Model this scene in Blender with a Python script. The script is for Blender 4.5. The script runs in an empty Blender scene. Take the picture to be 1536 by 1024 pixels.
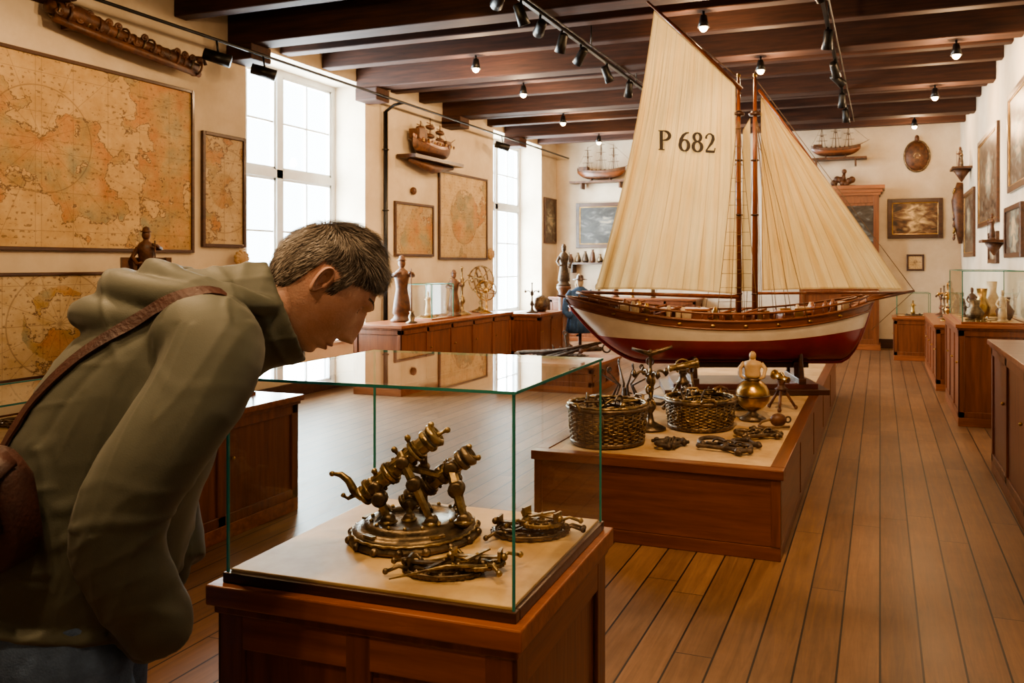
import bpy, math, random
import numpy as np
from mathutils import Vector, Matrix, noise
from mathutils.bvhtree import BVHTree
random.seed(7)
scene=bpy.context.scene
pi=math.pi; sin=math.sin; cos=math.cos
V=Vector
COL=scene.collection

# ------------------------------------------------------------------ materials
def newmat(name):
    m=bpy.data.materials.new(name); m.use_nodes=True
    nt=m.node_tree; return m,nt,nt.nodes['Principled BSDF']
def nd(nt,typ,props=None,ins=None):
    n=nt.nodes.new(typ)
    for k,v in (props or {}).items(): setattr(n,k,v)
    for k,v in (ins or {}).items():
        if isinstance(v,bpy.types.NodeSocket): nt.links.new(v,n.inputs[k])
        else: n.inputs[k].default_value=v
    return n
def mth(nt,op,a,b=None,c=None):
    n=nt.nodes.new('ShaderNodeMath'); n.operation=op
    for i,v in enumerate((a,b,c)):
        if v is None: continue
        if isinstance(v,bpy.types.NodeSocket): nt.links.new(v,n.inputs[i])
        else: n.inputs[i].default_value=v
    return n.outputs[0]
def rgb(c): return (c[0],c[1],c[2],1)
def mix(nt,f,a,b,mode='MIX'):
    n=nt.nodes.new('ShaderNodeMix'); n.data_type='RGBA'; n.blend_type=mode
    for i,v in ((0,f),(6,a),(7,b)):
        if isinstance(v,bpy.types.NodeSocket): nt.links.new(v,n.inputs[i])
        elif i==0: n.inputs[0].default_value=v
        else: n.inputs[i].default_value=rgb(v)
    return n.outputs[2]
def ramp(nt,fac,stops,interp='LINEAR'):
    n=nt.nodes.new('ShaderNodeValToRGB'); n.color_ramp.interpolation=interp
    e=n.color_ramp.elements
    while len(e)<len(stops): e.new(0.5)
    for el,(p,c) in zip(e,stops): el.position=p; el.color=rgb(c)
    nt.links.new(fac,n.inputs[0]); return n.outputs[0]
def pmat(name,c1,c2=None,rough=.5,metal=0,scale=8,stretch=(1,1,1),detail=6,bump=0,bscale=80,coat=0,sss=0,lo=.35,hi=.65,sheen=0,grime=0):
    m,nt,b=newmat(name)
    tc=nd(nt,'ShaderNodeTexCoord')
    mp=nd(nt,'ShaderNodeMapping',None,{'Vector':tc.outputs['Object'],'Scale':stretch})
    nz=nd(nt,'ShaderNodeTexNoise',None,{'Vector':mp.outputs[0],'Scale':scale,'Detail':detail,'Roughness':.6})
    if c2 is None: c2=tuple(x*.75 for x in c1)
    col=ramp(nt,nz.outputs[0],[(lo,c1),(hi,c2)])
    if grime:
        n3=nd(nt,'ShaderNodeTexNoise',None,{'Vector':tc.outputs['Object'],'Scale':grime,'Detail':8,'Roughness':.7})
        col=mix(nt,1.0,col,ramp(nt,n3.outputs[0],[(.40,(1,1,1)),(.72,(.80,.74,.66))]),'MULTIPLY')
    nt.links.new(col,b.inputs['Base Color'])
    b.inputs['Roughness'].default_value=rough; b.inputs['Metallic'].default_value=metal
    if coat: b.inputs['Coat Weight'].default_value=coat; b.inputs['Coat Roughness'].default_value=.15
    if sss:
        b.inputs['Subsurface Weight'].default_value=sss; b.inputs['Subsurface Radius'].default_value=(.012,.005,.003)
    if sheen: b.inputs['Sheen Weight'].default_value=sheen
    if bump:
        n2=nd(nt,'ShaderNodeTexNoise',None,{'Vector':mp.outputs[0],'Scale':bscale,'Detail':4})
        bp=nd(nt,'ShaderNodeBump',None,{'Height':n2.outputs[0],'Strength':bump,'Distance':.005})
        nt.links.new(bp.outputs[0],b.inputs['Normal'])
    return m
def wood(name,c1,c2,axis='Z',rough=.35,scale=2.2,coat=.25):
    st={'X':(1,14,14),'Y':(14,1,14),'Z':(14,14,1)}[axis]
    return pmat(name,c1,c2,rough=rough,scale=scale,stretch=st,bump=.12,bscale=6,coat=coat,lo=.3,hi=.7)
def emis(name,c,s):
    m,nt,b=newmat(name); b.inputs['Base Color'].default_value=rgb(c)
    b.inputs['Emission Color'].default_value=rgb(c); b.inputs['Emission Strength'].default_value=s; return m

W_CASE=wood('wood_case_z',(.23,.076,.027),(.105,.031,.012),'Z')
W_CASEX=wood('wood_case_x',(.33,.116,.043),(.165,.050,.019),'X')
W_CASEY=wood('wood_case_y',(.25,.085,.031),(.125,.037,.014),'Y')
W_PL=wood('wood_plinth_x',(.21,.069,.025),(.11,.032,.013),'X')
W_PLY=wood('wood_plinth_y',(.21,.069,.025),(.11,.032,.013),'Y')
W_DARK=wood('wood_dark',(.075,.028,.013),(.028,.011,.006),'X')
W_BEAM=wood('wood_beam',(.072,.024,.011),(.022,.008,.005),'X',rough=.75,coat=0)
W_SHIP=wood('wood_ship',(.24,.080,.027),(.11,.033,.012),'X')
W_MAST=wood('wood_mast',(.25,.073,.023),(.13,.036,.012),'Z')
W_FRAME=wood('wood_frame',(.10,.04,.018),(.04,.016,.008),'X')
W_BOARD=pmat('display_board_cream',(.62,.43,.23),(.42,.26,.12),rough=.5,scale=5,bump=.05)
W_CARVE=pmat('carved_wood',(.15,.060,.024),(.05,.020,.009),rough=.5,scale=14,bump=.4,bscale=60)
BRASS=pmat('aged_brass',(.46,.33,.165),(.12,.08,.04),rough=.40,metal=.9,scale=30,bump=.35,bscale=90)
BRASSD=pmat('dark_bronze',(.24,.17,.105),(.07,.05,.032),rough=.42,metal=.85,scale=24,bump=.35,bscale=90)
BRASSW=pmat('woven_brass',(.36,.245,.125),(.12,.076,.04),rough=.45,metal=.7,scale=30,bump=.3,bscale=90)
GOLD=pmat('polished_brass',(.55,.34,.12),(.26,.15,.05),rough=.3,metal=.9,scale=9)
IRON=pmat('rusty_iron',(.13,.09,.06),(.045,.03,.02),rough=.55,metal=.5,scale=25,bump=.4,bscale=90)
BLACK=pmat('black_metal',(.02,.018,.016),(.012,.011,.010),rough=.4,metal=.4)
WHITE=pmat('white_paint_wood',(.66,.66,.65),(.58,.58,.57),rough=.4,scale=4)
CREAM=pmat('cream_ceramic',(.60,.47,.31),(.38,.27,.16),rough=.4,scale=10)
ROPE=pmat('rope',(.20,.12,.06),(.12,.07,.035),rough=.8)
CLOTHB=pmat('blue_cloth',(.06,.13,.25),(.025,.05,.11),rough=.85,scale=9,bump=.3,bscale=20)
RED=pmat('hull_red_paint',(.27,.015,.015),(.18,.010,.011),rough=.3,scale=5,coat=.3)
HWHITE=pmat('hull_white_paint',(.78,.69,.57),(.66,.57,.45),rough=.35,scale=5,coat=.2)
PLASTER=pmat('wall_plaster',(.72,.62,.48),(.62,.52,.39),rough=.85,scale=1.6,bump=.3,bscale=14,grime=.9)
BULB=emis('warm_bulb',(1,.72,.36),28)

def glassmat():
    m=bpy.data.materials.new('clear_glass'); m.use_nodes=True; nt=m.node_tree; nt.nodes.clear()
    lw=nd(nt,'ShaderNodeLayerWeight',None,{'Blend':.5})
    p=mth(nt,'POWER',lw.outputs['Facing'],5.0)
    f=mth(nt,'MULTIPLY_ADD',p,.9,.045)
    t=nd(nt,'ShaderNodeBsdfTransparent',None,{'Color':(.955,.98,.965,1)})
    g=nd(nt,'ShaderNodeBsdfGlossy',None,{'Color':(1,1,1,1),'Roughness':.015})
    mx=nd(nt,'ShaderNodeMixShader',None,{0:f,1:t.outputs[0],2:g.outputs[0]})
    o=nd(nt,'ShaderNodeOutputMaterial',None,{'Surface':mx.outputs[0]})
    return m
GLASS=glassmat()
m,nt,b=newmat('glass_edge_green'); GEDGE=m
b.inputs['Base Color'].default_value=(.03,.16,.12,1); b.inputs['Roughness'].default_value=.1
b.inputs['Emission Color'].default_value=(.05,.3,.22,1); b.inputs['Emission Strength'].default_value=.03

def planks(name,width,c1,c2,seam,rough,length=2.6,coat=0.0,sw=.007):
    m,nt,b=newmat(name)
    tc=nd(nt,'ShaderNodeTexCoord'); sp=nd(nt,'ShaderNodeSeparateXYZ',None,{0:tc.outputs['Object']})
    xs=mth(nt,'DIVIDE',sp.outputs[0],width); ix=mth(nt,'FLOOR',xs); fx=mth(nt,'FRACT',xs)
    w1=nd(nt,'ShaderNodeTexWhiteNoise',{'noise_dimensions':'1D'},{'W':ix})
    ys=mth(nt,'ADD',mth(nt,'DIVIDE',sp.outputs[1],length),mth(nt,'MULTIPLY',w1.outputs[0],7.0))
    iy=mth(nt,'FLOOR',ys); fy=mth(nt,'FRACT',ys)
    cv=nd(nt,'ShaderNodeCombineXYZ',None,{0:ix,1:iy})
    w2=nd(nt,'ShaderNodeTexWhiteNoise',{'noise_dimensions':'2D'},{'Vector':cv.outputs[0]})
    off=nd(nt,'ShaderNodeCombineXYZ',None,{0:mth(nt,'MULTIPLY',w2.outputs[0],11.0),1:mth(nt,'MULTIPLY',ix,3.1)})
    va=nd(nt,'ShaderNodeVectorMath',{'operation':'ADD'},{0:tc.outputs['Object'],1:off.outputs[0]})
    mp=nd(nt,'ShaderNodeMapping',None,{'Vector':va.outputs[0],'Scale':(22,1.3,1)})
    nz=nd(nt,'ShaderNodeTexNoise',None,{'Vector':mp.outputs[0],'Scale':1.6,'Detail':9,'Roughness':.72,'Distortion':.8})
    f=mth(nt,'ADD',mth(nt,'MULTIPLY',nz.outputs[0],.9),mth(nt,'MULTIPLY',w2.outputs[0],.20))
    col=ramp(nt,f,[(.30,c2),(.55,tuple((x+y)*.5 for x,y in zip(c1,c2))),(.78,c1)])
    n5=nd(nt,'ShaderNodeTexNoise',None,{'Vector':tc.outputs['Object'],'Scale':1.3,'Detail':7,'Roughness':.7})
    col=mix(nt,1.0,col,ramp(nt,n5.outputs[0],[(.38,(1,1,1)),(.68,(.72,.67,.62))]),'MULTIPLY')
    ex=mth(nt,'MULTIPLY',mth(nt,'ABSOLUTE',mth(nt,'SUBTRACT',fx,.5)),2.0)
    s1=mth(nt,'GREATER_THAN',ex,1-sw/width)
    ey=mth(nt,'MULTIPLY',mth(nt,'ABSOLUTE',mth(nt,'SUBTRACT',fy,.5)),2.0)
    s2=mth(nt,'GREATER_THAN',ey,1-.004/length)
    s=mth(nt,'MAXIMUM',s1,s2)
    nt.links.new(mix(nt,s,col,seam),b.inputs['Base Color'])
    nt.links.new(mth(nt,'MULTIPLY_ADD',nz.outputs[0],.25,rough-.12),b.inputs['Roughness'])
    bp=nd(nt,'ShaderNodeBump',None,{'Height':mth(nt,'SUBTRACT',mth(nt,'MULTIPLY',nz.outputs[0],.3),s),'Strength':.4,'Distance':.004})
    nt.links.new(bp.outputs[0],b.inputs['Normal'])
    b.inputs['Coat Weight'].default_value=coat; b.inputs['Coat Roughness'].default_value=.25
    return m
FLOORM=planks('floor_planks',.15,(.315,.172,.086),(.12,.060,.029),(.018,.009,.005),.47,coat=.06,sw=.008)
CEILM=planks('ceiling_planks',.14,(.055,.019,.009),(.02,.007,.004),(.006,.003,.002),.7)

def mapmat(name,seed,centre=(0,0),disc=0,tone=(.66,.47,.25)):
    m,nt,b=newmat(name)
    tc=nd(nt,'ShaderNodeTexCoord'); sp=nd(nt,'ShaderNodeSeparateXYZ',None,{0:tc.outputs['Object']})
    x,z=sp.outputs[0],sp.outputs[2]
    mp=nd(nt,'ShaderNodeMapping',None,{'Vector':tc.outputs['Object'],'Location':(seed*3.7,seed,seed*1.3)})
    n1=nd(nt,'ShaderNodeTexNoise',None,{'Vector':mp.outputs[0],'Scale':1.25,'Detail':10,'Roughness':.60})
    n2=nd(nt,'ShaderNodeTexNoise',None,{'Vector':mp.outputs[0],'Scale':5.5,'Detail':6,'Roughness':.7})
    n3=nd(nt,'ShaderNodeTexNoise',None,{'Vector':mp.outputs[0],'Scale':34,'Detail':3})
    n4=nd(nt,'ShaderNodeTexNoise',None,{'Vector':mp.outputs[0],'Scale':3.1,'Detail':4})
    dx=mth(nt,'SUBTRACT',x,centre[0]); dz=mth(nt,'SUBTRACT',z,centre[1])
    r=mth(nt,'SQRT',mth(nt,'ADD',mth(nt,'MULTIPLY',dx,dx),mth(nt,'MULTIPLY',dz,dz)))
    val=n1.outputs[0]
    if disc:
        inside=mth(nt,'LESS_THAN',mth(nt,'ADD',r,mth(nt,'MULTIPLY',n2.outputs[0],.12)),disc)
        val=mth(nt,'MULTIPLY_ADD',inside,.13,mth(nt,'SUBTRACT',val,.08))
    sea=tuple(tone)
    land=ramp(nt,n4.outputs[0],[(.35,(.26,.26,.17)),(.47,(.44,.29,.12)),(.6,(.50,.22,.07))])
    f=ramp(nt,val,[(.49,(0,0,0)),(.515,(1,1,1)),(.60,(.5,.5,.5)),(.70,(.9,.9,.9))])
    col=mix(nt,mth(nt,'MULTIPLY',f,.9),sea,land)
    tint=ramp(nt,n2.outputs[0],[(.35,(1,1,1)),(.7,(.72,.63,.48))])
    col=mix(nt,.9,col,tint,'MULTIPLY')
    coast=mth(nt,'LESS_THAN',mth(nt,'ABSOLUTE',mth(nt,'SUBTRACT',val,.497)),.004)
    cont=mth(nt,'LESS_THAN',mth(nt,'FRACT',mth(nt,'MULTIPLY',n2.outputs[0],15.0)),.10)
    cont=mth(nt,'MULTIPLY',cont,mth(nt,'GREATER_THAN',val,.495))
    txt=mth(nt,'MULTIPLY',mth(nt,'GREATER_THAN',n3.outputs[0],.60),mth(nt,'LESS_THAN',mth(nt,'FRACT',mth(nt,'MULTIPLY',z,22.0)),.45))
    th=mth(nt,'ARCTAN2',dz,dx)
    rh=mth(nt,'LESS_THAN',mth(nt,'MULTIPLY',mth(nt,'ABSOLUTE',mth(nt,'SINE',mth(nt,'MULTIPLY',th,8.0))),r),.016)
    ring=mth(nt,'LESS_THAN',mth(nt,'ABSOLUTE',mth(nt,'SUBTRACT',r,.42)),.005)
    gx=mth(nt,'LESS_THAN',mth(nt,'FRACT',mth(nt,'DIVIDE',x,.31)),.014)
    gz=mth(nt,'LESS_THAN',mth(nt,'FRACT',mth(nt,'DIVIDE',z,.31)),.014)
    l1=mth(nt,'MAXIMUM',mth(nt,'MAXIMUM',rh,ring),mth(nt,'MAXIMUM',gx,gz))
    l1=mth(nt,'MULTIPLY',l1,.45)
    l2=mth(nt,'MULTIPLY',mth(nt,'MAXIMUM',coast,mth(nt,'MULTIPLY',cont,.5)),.85)
    l3=mth(nt,'MULTIPLY',txt,.6)
    l=mth(nt,'MAXIMUM',mth(nt,'MAXIMUM',l1,l2),l3)
    nt.links.new(mix(nt,l,col,(.10,.05,.025)),b.inputs['Base Color'])
    b.inputs['Roughness'].default_value=.55
    return m
def paintmat(name,seed,glow=(0,0,.2),cols=((.03,.02,.015),(.10,.06,.035),(.16,.17,.14),(.5,.36,.2))):
    m,nt,b=newmat(name)
    tc=nd(nt,'ShaderNodeTexCoord'); sp=nd(nt,'ShaderNodeSeparateXYZ',None,{0:tc.outputs['Object']})
    mp=nd(nt,'ShaderNodeMapping',None,{'Vector':tc.outputs['Object'],'Location':(seed*2.1,seed,seed*.7),'Scale':(1,1,1.8)})
    n1=nd(nt,'ShaderNodeTexNoise',None,{'Vector':mp.outputs[0],'Scale':5,'Detail':7,'Distortion':1.2})
    dx=mth(nt,'SUBTRACT',sp.outputs[0],glow[0]); dz=mth(nt,'SUBTRACT',sp.outputs[2],glow[1])
    r=mth(nt,'SQRT',mth(nt,'ADD',mth(nt,'MULTIPLY',dx,dx),mth(nt,'MULTIPLY',dz,dz)))
    g=mth(nt,'MULTIPLY',mth(nt,'SUBTRACT',glow[2],r),1.1)
    g=mth(nt,'MAXIMUM',g,-.08)
    f=mth(nt,'ADD',n1.outputs[0],g)
    col=ramp(nt,f,[(.30,cols[0]),(.48,cols[1]),(.60,cols[2]),(.80,cols[3])])
    nt.links.new(col,b.inputs['Base Color']); b.inputs['Roughness'].default_value=.35
    return m
def sailmat():
    m=bpy.data.materials.new('sail_canvas'); m.use_nodes=True; nt=m.node_tree
    b=nt.nodes['Principled BSDF']; out=nt.nodes['Material Output']
    uv=nd(nt,'ShaderNodeUVMap',{'uv_map':'UVMap'}); sp=nd(nt,'ShaderNodeSeparateXYZ',None,{0:uv.outputs[0]})
    tc=nd(nt,'ShaderNodeTexCoord')
    fx=mth(nt,'FRACT',mth(nt,'MULTIPLY',sp.outputs[0],9.0))
    seam=mth(nt,'LESS_THAN',mth(nt,'ABSOLUTE',mth(nt,'SUBTRACT',fx,.5)),.028)
    eu=mth(nt,'GREATER_THAN',mth(nt,'ABSOLUTE',mth(nt,'SUBTRACT',sp.outputs[0],.5)),.488)
    ev=mth(nt,'GREATER_THAN',mth(nt,'ABSOLUTE',mth(nt,'SUBTRACT',sp.outputs[1],.5)),.492)
    s=mth(nt,'MAXIMUM',mth(nt,'MULTIPLY',seam,.5),mth(nt,'MULTIPLY',mth(nt,'MAXIMUM',eu,ev),.55))
    n1=nd(nt,'ShaderNodeTexNoise',None,{'Vector':tc.outputs['Object'],'Scale':1.5,'Detail':5})
    base=ramp(nt,n1.outputs[0],[(.3,(.76,.56,.27)),(.7,(.62,.43,.18))])
    col=mix(nt,s,base,(.30,.18,.08))
    mp=nd(nt,'ShaderNodeMapping',None,{'Vector':uv.outputs[0],'Scale':(22,1.5,1)})
    n2=nd(nt,'ShaderNodeTexNoise',None,{'Vector':mp.outputs[0],'Scale':1.3,'Detail':4,'Distortion':.5})
    bp=nd(nt,'ShaderNodeBump',None,{'Height':n2.outputs[0],'Strength':.9,'Distance':.05})
    nt.links.new(col,b.inputs['Base Color']); b.inputs['Roughness'].default_value=.85
    nt.links.new(bp.outputs[0],b.inputs['Normal'])
    tr=nd(nt,'ShaderNodeBsdfTranslucent',None,{'Color':col})
    mx=nd(nt,'ShaderNodeMixShader',None,{0:.4,1:b.outputs[0],2:tr.outputs[0]})
    nt.links.new(mx.outputs[0],out.inputs[0]); return m
SAIL=sailmat()

# ------------------------------------------------------------------ mesh builder
class MB:
    def __init__(s): s.v=[];s.f=[];s.mi=[];s.sm=[];s.mats=[];s.M=Matrix.Identity(4)
    def add(s,vs,fs,mat,smooth=False):
        o=len(s.v); s.v+= [s.M@V(p) for p in vs]
        if mat not in s.mats: s.mats.append(mat)
        k=s.mats.index(mat)
        for f in fs: s.f.append([i+o for i in f]); s.mi.append(k); s.sm.append(smooth)
    def box(s,c,d,mat,rz=0,R=None):
        x,y,z=d[0]/2,d[1]/2,d[2]/2
        vs=[V((sx*x,sy*y,sz*z)) for sx in(-1,1) for sy in(-1,1) for sz in(-1,1)]
        if R is None: R=Matrix.Rotation(rz,3,'Z')
        vs=[R@p+V(c) for p in vs]
        s.add(vs,[(0,1,3,2),(4,6,7,5),(0,4,5,1),(2,3,7,6),(0,2,6,4),(1,5,7,3)],mat)
    def bb(s,a,b,mat):
        s.box([(a[i]+b[i])/2 for i in range(3)],[abs(b[i]-a[i]) for i in range(3)],mat)
    def rings(s,R,mat,smooth=True,caps=True,closed=False):
        n=len(R[0]); vs=[p for r in R for p in r]; fs=[]
        m=len(R)
        for i in range(m if closed else m-1):
            for j in range(n):
                a=i*n+j;b2=i*n+(j+1)%n;c=((i+1)%m)*n+(j+1)%n;d=((i+1)%m)*n+j
                fs.append((a,b2,c,d))
        if caps and not closed:
            fs.append(tuple(range(n))[::-1]); fs.append(tuple((m-1)*n+j for j in range(n)))
        s.add(vs,fs,mat,smooth)
    def tube(s,pts,r,mat,n=8,closed=False,caps=True,flat=1.0,smooth=True):
        P=[V(p) for p in pts]; m=len(P)
        if not hasattr(r,'__len__'): r=[r]*m
        R=[];u=None
        for i in range(m):
            if closed: t=P[(i+1)%m]-P[i-1]
            else: t=P[min(i+1,m-1)]-P[max(i-1,0)]
            if t.length<1e-9: t=V((0,0,1))
            t.normalize()
            if u is None:
                a=V((0,0,1)) if abs(t.z)<.9 else V((1,0,0))
                u=(a-t*a.dot(t)).normalized()
            else:
                u=u-t*u.dot(t)
                u=u.normalized() if u.length>1e-6 else t.orthogonal().normalized()
            w=t.cross(u)
            R.append([P[i]+(u*cos(2*pi*k/n)*flat+w*sin(2*pi*k/n))*r[i] for k in range(n)])
        s.rings(R,mat,smooth,caps,closed)
    def lathe(s,prof,mat,c=(0,0,0),axis=(0,0,1),n=24,smooth=True,sx=1,sy=1):
        q=V((0,0,1)).rotation_difference(V(axis).normalized())
        R=[[V(c)+q@V((r*cos(2*pi*k/n)*sx,r*sin(2*pi*k/n)*sy,z)) for k in range(n)] for r,z in prof]
        s.rings(R,mat,smooth,True)
    def annul(s,c,r0,r1,h,mat,sy=1,n=48,teeth=0,td=.0):
        c=V(c); f=lambda a:(1+td*(1 if sin(a*teeth)>0 else 0)) if teeth else 1
        ang=[2*pi*k/n for k in range(n)]
        R=[[c+V((r*f(a)*cos(a),r*f(a)*sin(a)*sy,z)) if r==r1 else c+V((r*cos(a),r*sin(a)*sy,z)) for a in ang] for r,z in ((r0,0),(r1,0),(r1,h),(r0,h))]
        s.rings(R,mat,False,False,True)
    def barrel(s,p0,p1,prof,mat,n=14):
        a=V(p0);d=V(p1)-a;L=d.length
        s.lathe([(r,t*L) for t,r in prof],mat,a,d,n)
    def sph(s,c,r,mat,n=12,R=None):
        if not hasattr(r,'__len__'): r=(r,r,r)
        c=V(c);rs=[]
        for i in range(n+1):
            ph=-pi/2+pi*i/n; cc=max(cos(ph),1e-4)
            ring=[V((r[0]*cc*cos(2*pi*k/(n*2)),r[1]*cc*sin(2*pi*k/(n*2)),r[2]*sin(ph))) for k in range(n*2)]
            rs.append([(R@p if R else p)+c for p in ring])
        s.rings(rs,mat,True,False)
    def torus(s,c,Rr,r,mat,axis=(0,0,1),n=28,m=8,sx=1,sy=1,wob=0,k=0):
        q=V((0,0,1)).rotation_difference(V(axis).normalized())
        s.tube([V(c)+q@V(((Rr+wob*sin(k*a))*cos(a)*sx,(Rr+wob*sin(k*a))*sin(a)*sy,0)) for a in [2*pi*i/n for i in range(n)]],r,mat,m,closed=True)
    def curl(s,p,u,w,R,r,mat,turns=1.4,n=22):
        p=V(p);u=V(u).normalized();w=V(w).normalized()
        pts=[];rr=[]
        for i in range(n):
            t=i/(n-1);a=2*pi*turns*t;rad=R*(1-.75*t)
            pts.append(p+u*(sin(a)*rad)+w*(R-cos(a)*rad)); rr.append(r*(1-.3*t))
        s.tube(pts,rr,mat,7)
        s.sph(pts[-1],r*1.6,mat,6)
    def build(s,name,loc=(0,0,0),rz=0,bevel=0,parent=None):
        me=bpy.data.meshes.new(name); me.from_pydata([tuple(p) for p in s.v],[],s.f)
        for mt in s.mats: me.materials.append(mt)
        me.polygons.foreach_set('material_index',s.mi); me.polygons.foreach_set('use_smooth',s.sm)
        me.update()
        o=bpy.data.objects.new(name,me); COL.objects.link(o); o.location=loc; o.rotation_euler=(0,0,rz)
        if bevel:
            bm=o.modifiers.new('bevel','BEVEL'); bm.width=bevel; bm.segments=2; bm.limit_method='ANGLE'; bm.angle_limit=.9
        if parent: o.parent=parent
        return o

# ------------------------------------------------------------------ room
XL,XR,YB,YF,ZC=-6.22,1.31,15.1,-2.5,4.0
mb=MB(); mb.bb((XL-.6,YF,-.1),(XR+.2,YB+.1,0),FLOORM); mb.build('floor')
mb=MB(); mb.bb((XL-.6,YF,ZC),(XR+.2,YB+.2,ZC+.12),CEILM); mb.build('ceiling')
WIN=[(6.63,8.67),(12.27,14.32)]; WZ0,WZ1=.55,3.78
mb=MB()
ys=[YF,WIN[0][0],WIN[0][1],WIN[1][0],WIN[1][1],YB]
for i in (0,2,4): mb.bb((XL-.55,ys[i],0),(XL,ys[i+1],ZC),PLASTER)
for a,b_ in WIN:
    mb.bb((XL-.55,a,0),(XL,b_,WZ0),PLASTER); mb.bb((XL-.55,a,WZ1),(XL,b_,ZC),PLASTER)
mb.build('wall_left')
mb=MB(); mb.bb((XR,YF,0),(XR+.2,YB,ZC),PLASTER); mb.build('wall_right')
mb=MB(); mb.bb((XL-.55,YB,0),(XR+.2,YB+.2,ZC),PLASTER); mb.build('wall_back')
mb=MB(); mb.bb((XL-.55,YF-.2,0),(XR+.2,YF,ZC),PLASTER); mb.build('wall_front')
for nm,a,b_ in (('baseboard_left',(XL,YF,0),(XL+.025,YB,.16)),('baseboard_right',(XR-.025,YF,0),(XR,YB,.16)),('baseboard_back',(XL+.03,YB-.025,0),(XR-.03,YB,.16))):
    mb=MB(); mb.bb(a,b_,W_DARK); mb.build(nm,bevel=.006)
for i,(a,b_) in enumerate(WIN):
    mb=MB(); X=XL-.5; z0,z1=WZ0,WZ1; t=.07
    mb.bb((X-.04,a,z0),(X+.04,a+t,z1),WHITE); mb.bb((X-.04,b_-t,z0),(X+.04,b_,z1),WHITE)
    mb.bb((X-.04,a+t,z0),(X+.04,b_-t,z0+t),WHITE); mb.bb((X-.04,a+t,z1-t),(X+.04,b_-t,z1),WHITE)
    ym=(a+b_)/2; zt=z0+(z1-z0)*.62
    mb.bb((X-.035,ym-.05,z0+t),(X+.05,ym+.05,z1-t),WHITE)
    mb.bb((X-.035,a+t,zt-.05),(X+.05,b_-t,zt+.05),WHITE)
    for y0,y1 in ((a+t,ym-.05),(ym+.05,b_-t)):
        for zz0,zz1,nr in ((z0+t,zt-.05,3),(zt+.05,z1-t,2)):
            for (p,q) in (((X-.02,y0,zz0),(X+.03,y0+.03,zz1)),((X-.02,y1-.03,zz0),(X+.03,y1,zz1)),((X-.02,y0,zz0),(X+.03,y1,zz0+.03)),((X-.02,y0,zz1-.03),(X+.03,y1,zz1))): mb.bb(p,q,WHITE)
            yy=(y0+y1)/2; mb.bb((X-.012,yy-.011,zz0),(X+.02,yy+.011,zz1),WHITE)
            for k in range(1,nr):
                zz=zz0+(zz1-zz0)*k/nr; mb.bb((X-.012,y0,zz-.011),(X+.019,y1,zz+.011),WHITE)
    mb.bb((X-.004,a+t,z0+t),(X,b_-t,z1-t),GLASS)
    mb.bb((XL-.46,a+.005,z0),(XL+.05,b_-.005,z0+.03),WHITE)
    mb.build('window_%d'%(i+1))
BY=[-1.9+.7*i for i in range(24)]
beamb={}
for i,y in enumerate(BY):
    mb=MB(); big=(i%3==0)
    w=.12 if big else .07; h=.30 if big else .20
    beamb[y]=ZC-h
    mb.bb((XL,y-w,ZC-h),(XR,y+w,ZC),W_BEAM)
    if big: mb.bb((XL,y-w-.02,ZC-.46),(XL+.32,y+w+.02,ZC-h),W_BEAM)
    mb.build('ceiling_beam',bevel=.012)
mb=MB(); mb.tube([(XL+.34,YF,3.60),(XL+.34,14.9,3.60)],.016,BLACK); mb.tube([(XL+.07,9.02,3.5),(XL+.07,9.02,.05)],.03,BLACK)
for z in (.6,1.4,2.2,3.0): mb.torus((XL+.07,9.02,z),.036,.01,BLACK)
mb.tube([(XL+.34,9.02,3.60),(XL+.2,9.02,3.58),(XL+.07,9.02,3.5)],.02,BLACK)
mb.build('wall_conduit_pipe')

# lights
def light(name,typ,loc,power,col,parent=None,**kw):
    l=bpy.data.lights.new(name,typ); l.energy=power; l.color=col
    for k,v in kw.items(): setattr(l,k,v)
    o=bpy.data.objects.new(name,l); COL.objects.link(o); o.location=loc
    if parent: o.parent=parent
    return o
WARM=(1,.66,.36)
def downlight(x,y,power=38):
    y=min(BY,key=lambda q:abs(q-y)); zb=beamb[y]; z=zb-.15
    mb=MB()
    mb.tube([(0,0,.15),(0,0,.10)],.012,BLACK)
    mb.lathe([(.01,.12),(.03,.11),(.04,.06),(.055,.0),(.048,.0),(.03,.05)],BLACK,n=16)
    mb.sph((0,0,.0),.038,BULB,8)
    o=mb.build('ceiling_spotlight',(x,y,z))
    light('bulb_light','POINT',(0,0,-.09),power,WARM,o,shadow_soft_size=.06)
for x,y in [(-4.22,7.95),(-4.29,9.4),(-1.52,7.2),(-1.2,8.6),(.71,8.6),(.64,10.4),(-4.59,11.6),(-4.5,12.6),(.51,13.6),(-2.6,12.9)]:
    downlight(x,y)
for x,y,p in ((-1.9,.3,34),(-.7,-.5,34),(-4.3,4.6,24)): downlight(x,y,p)  # first two are unseen lamps, added as fill over the man and foreground
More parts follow.
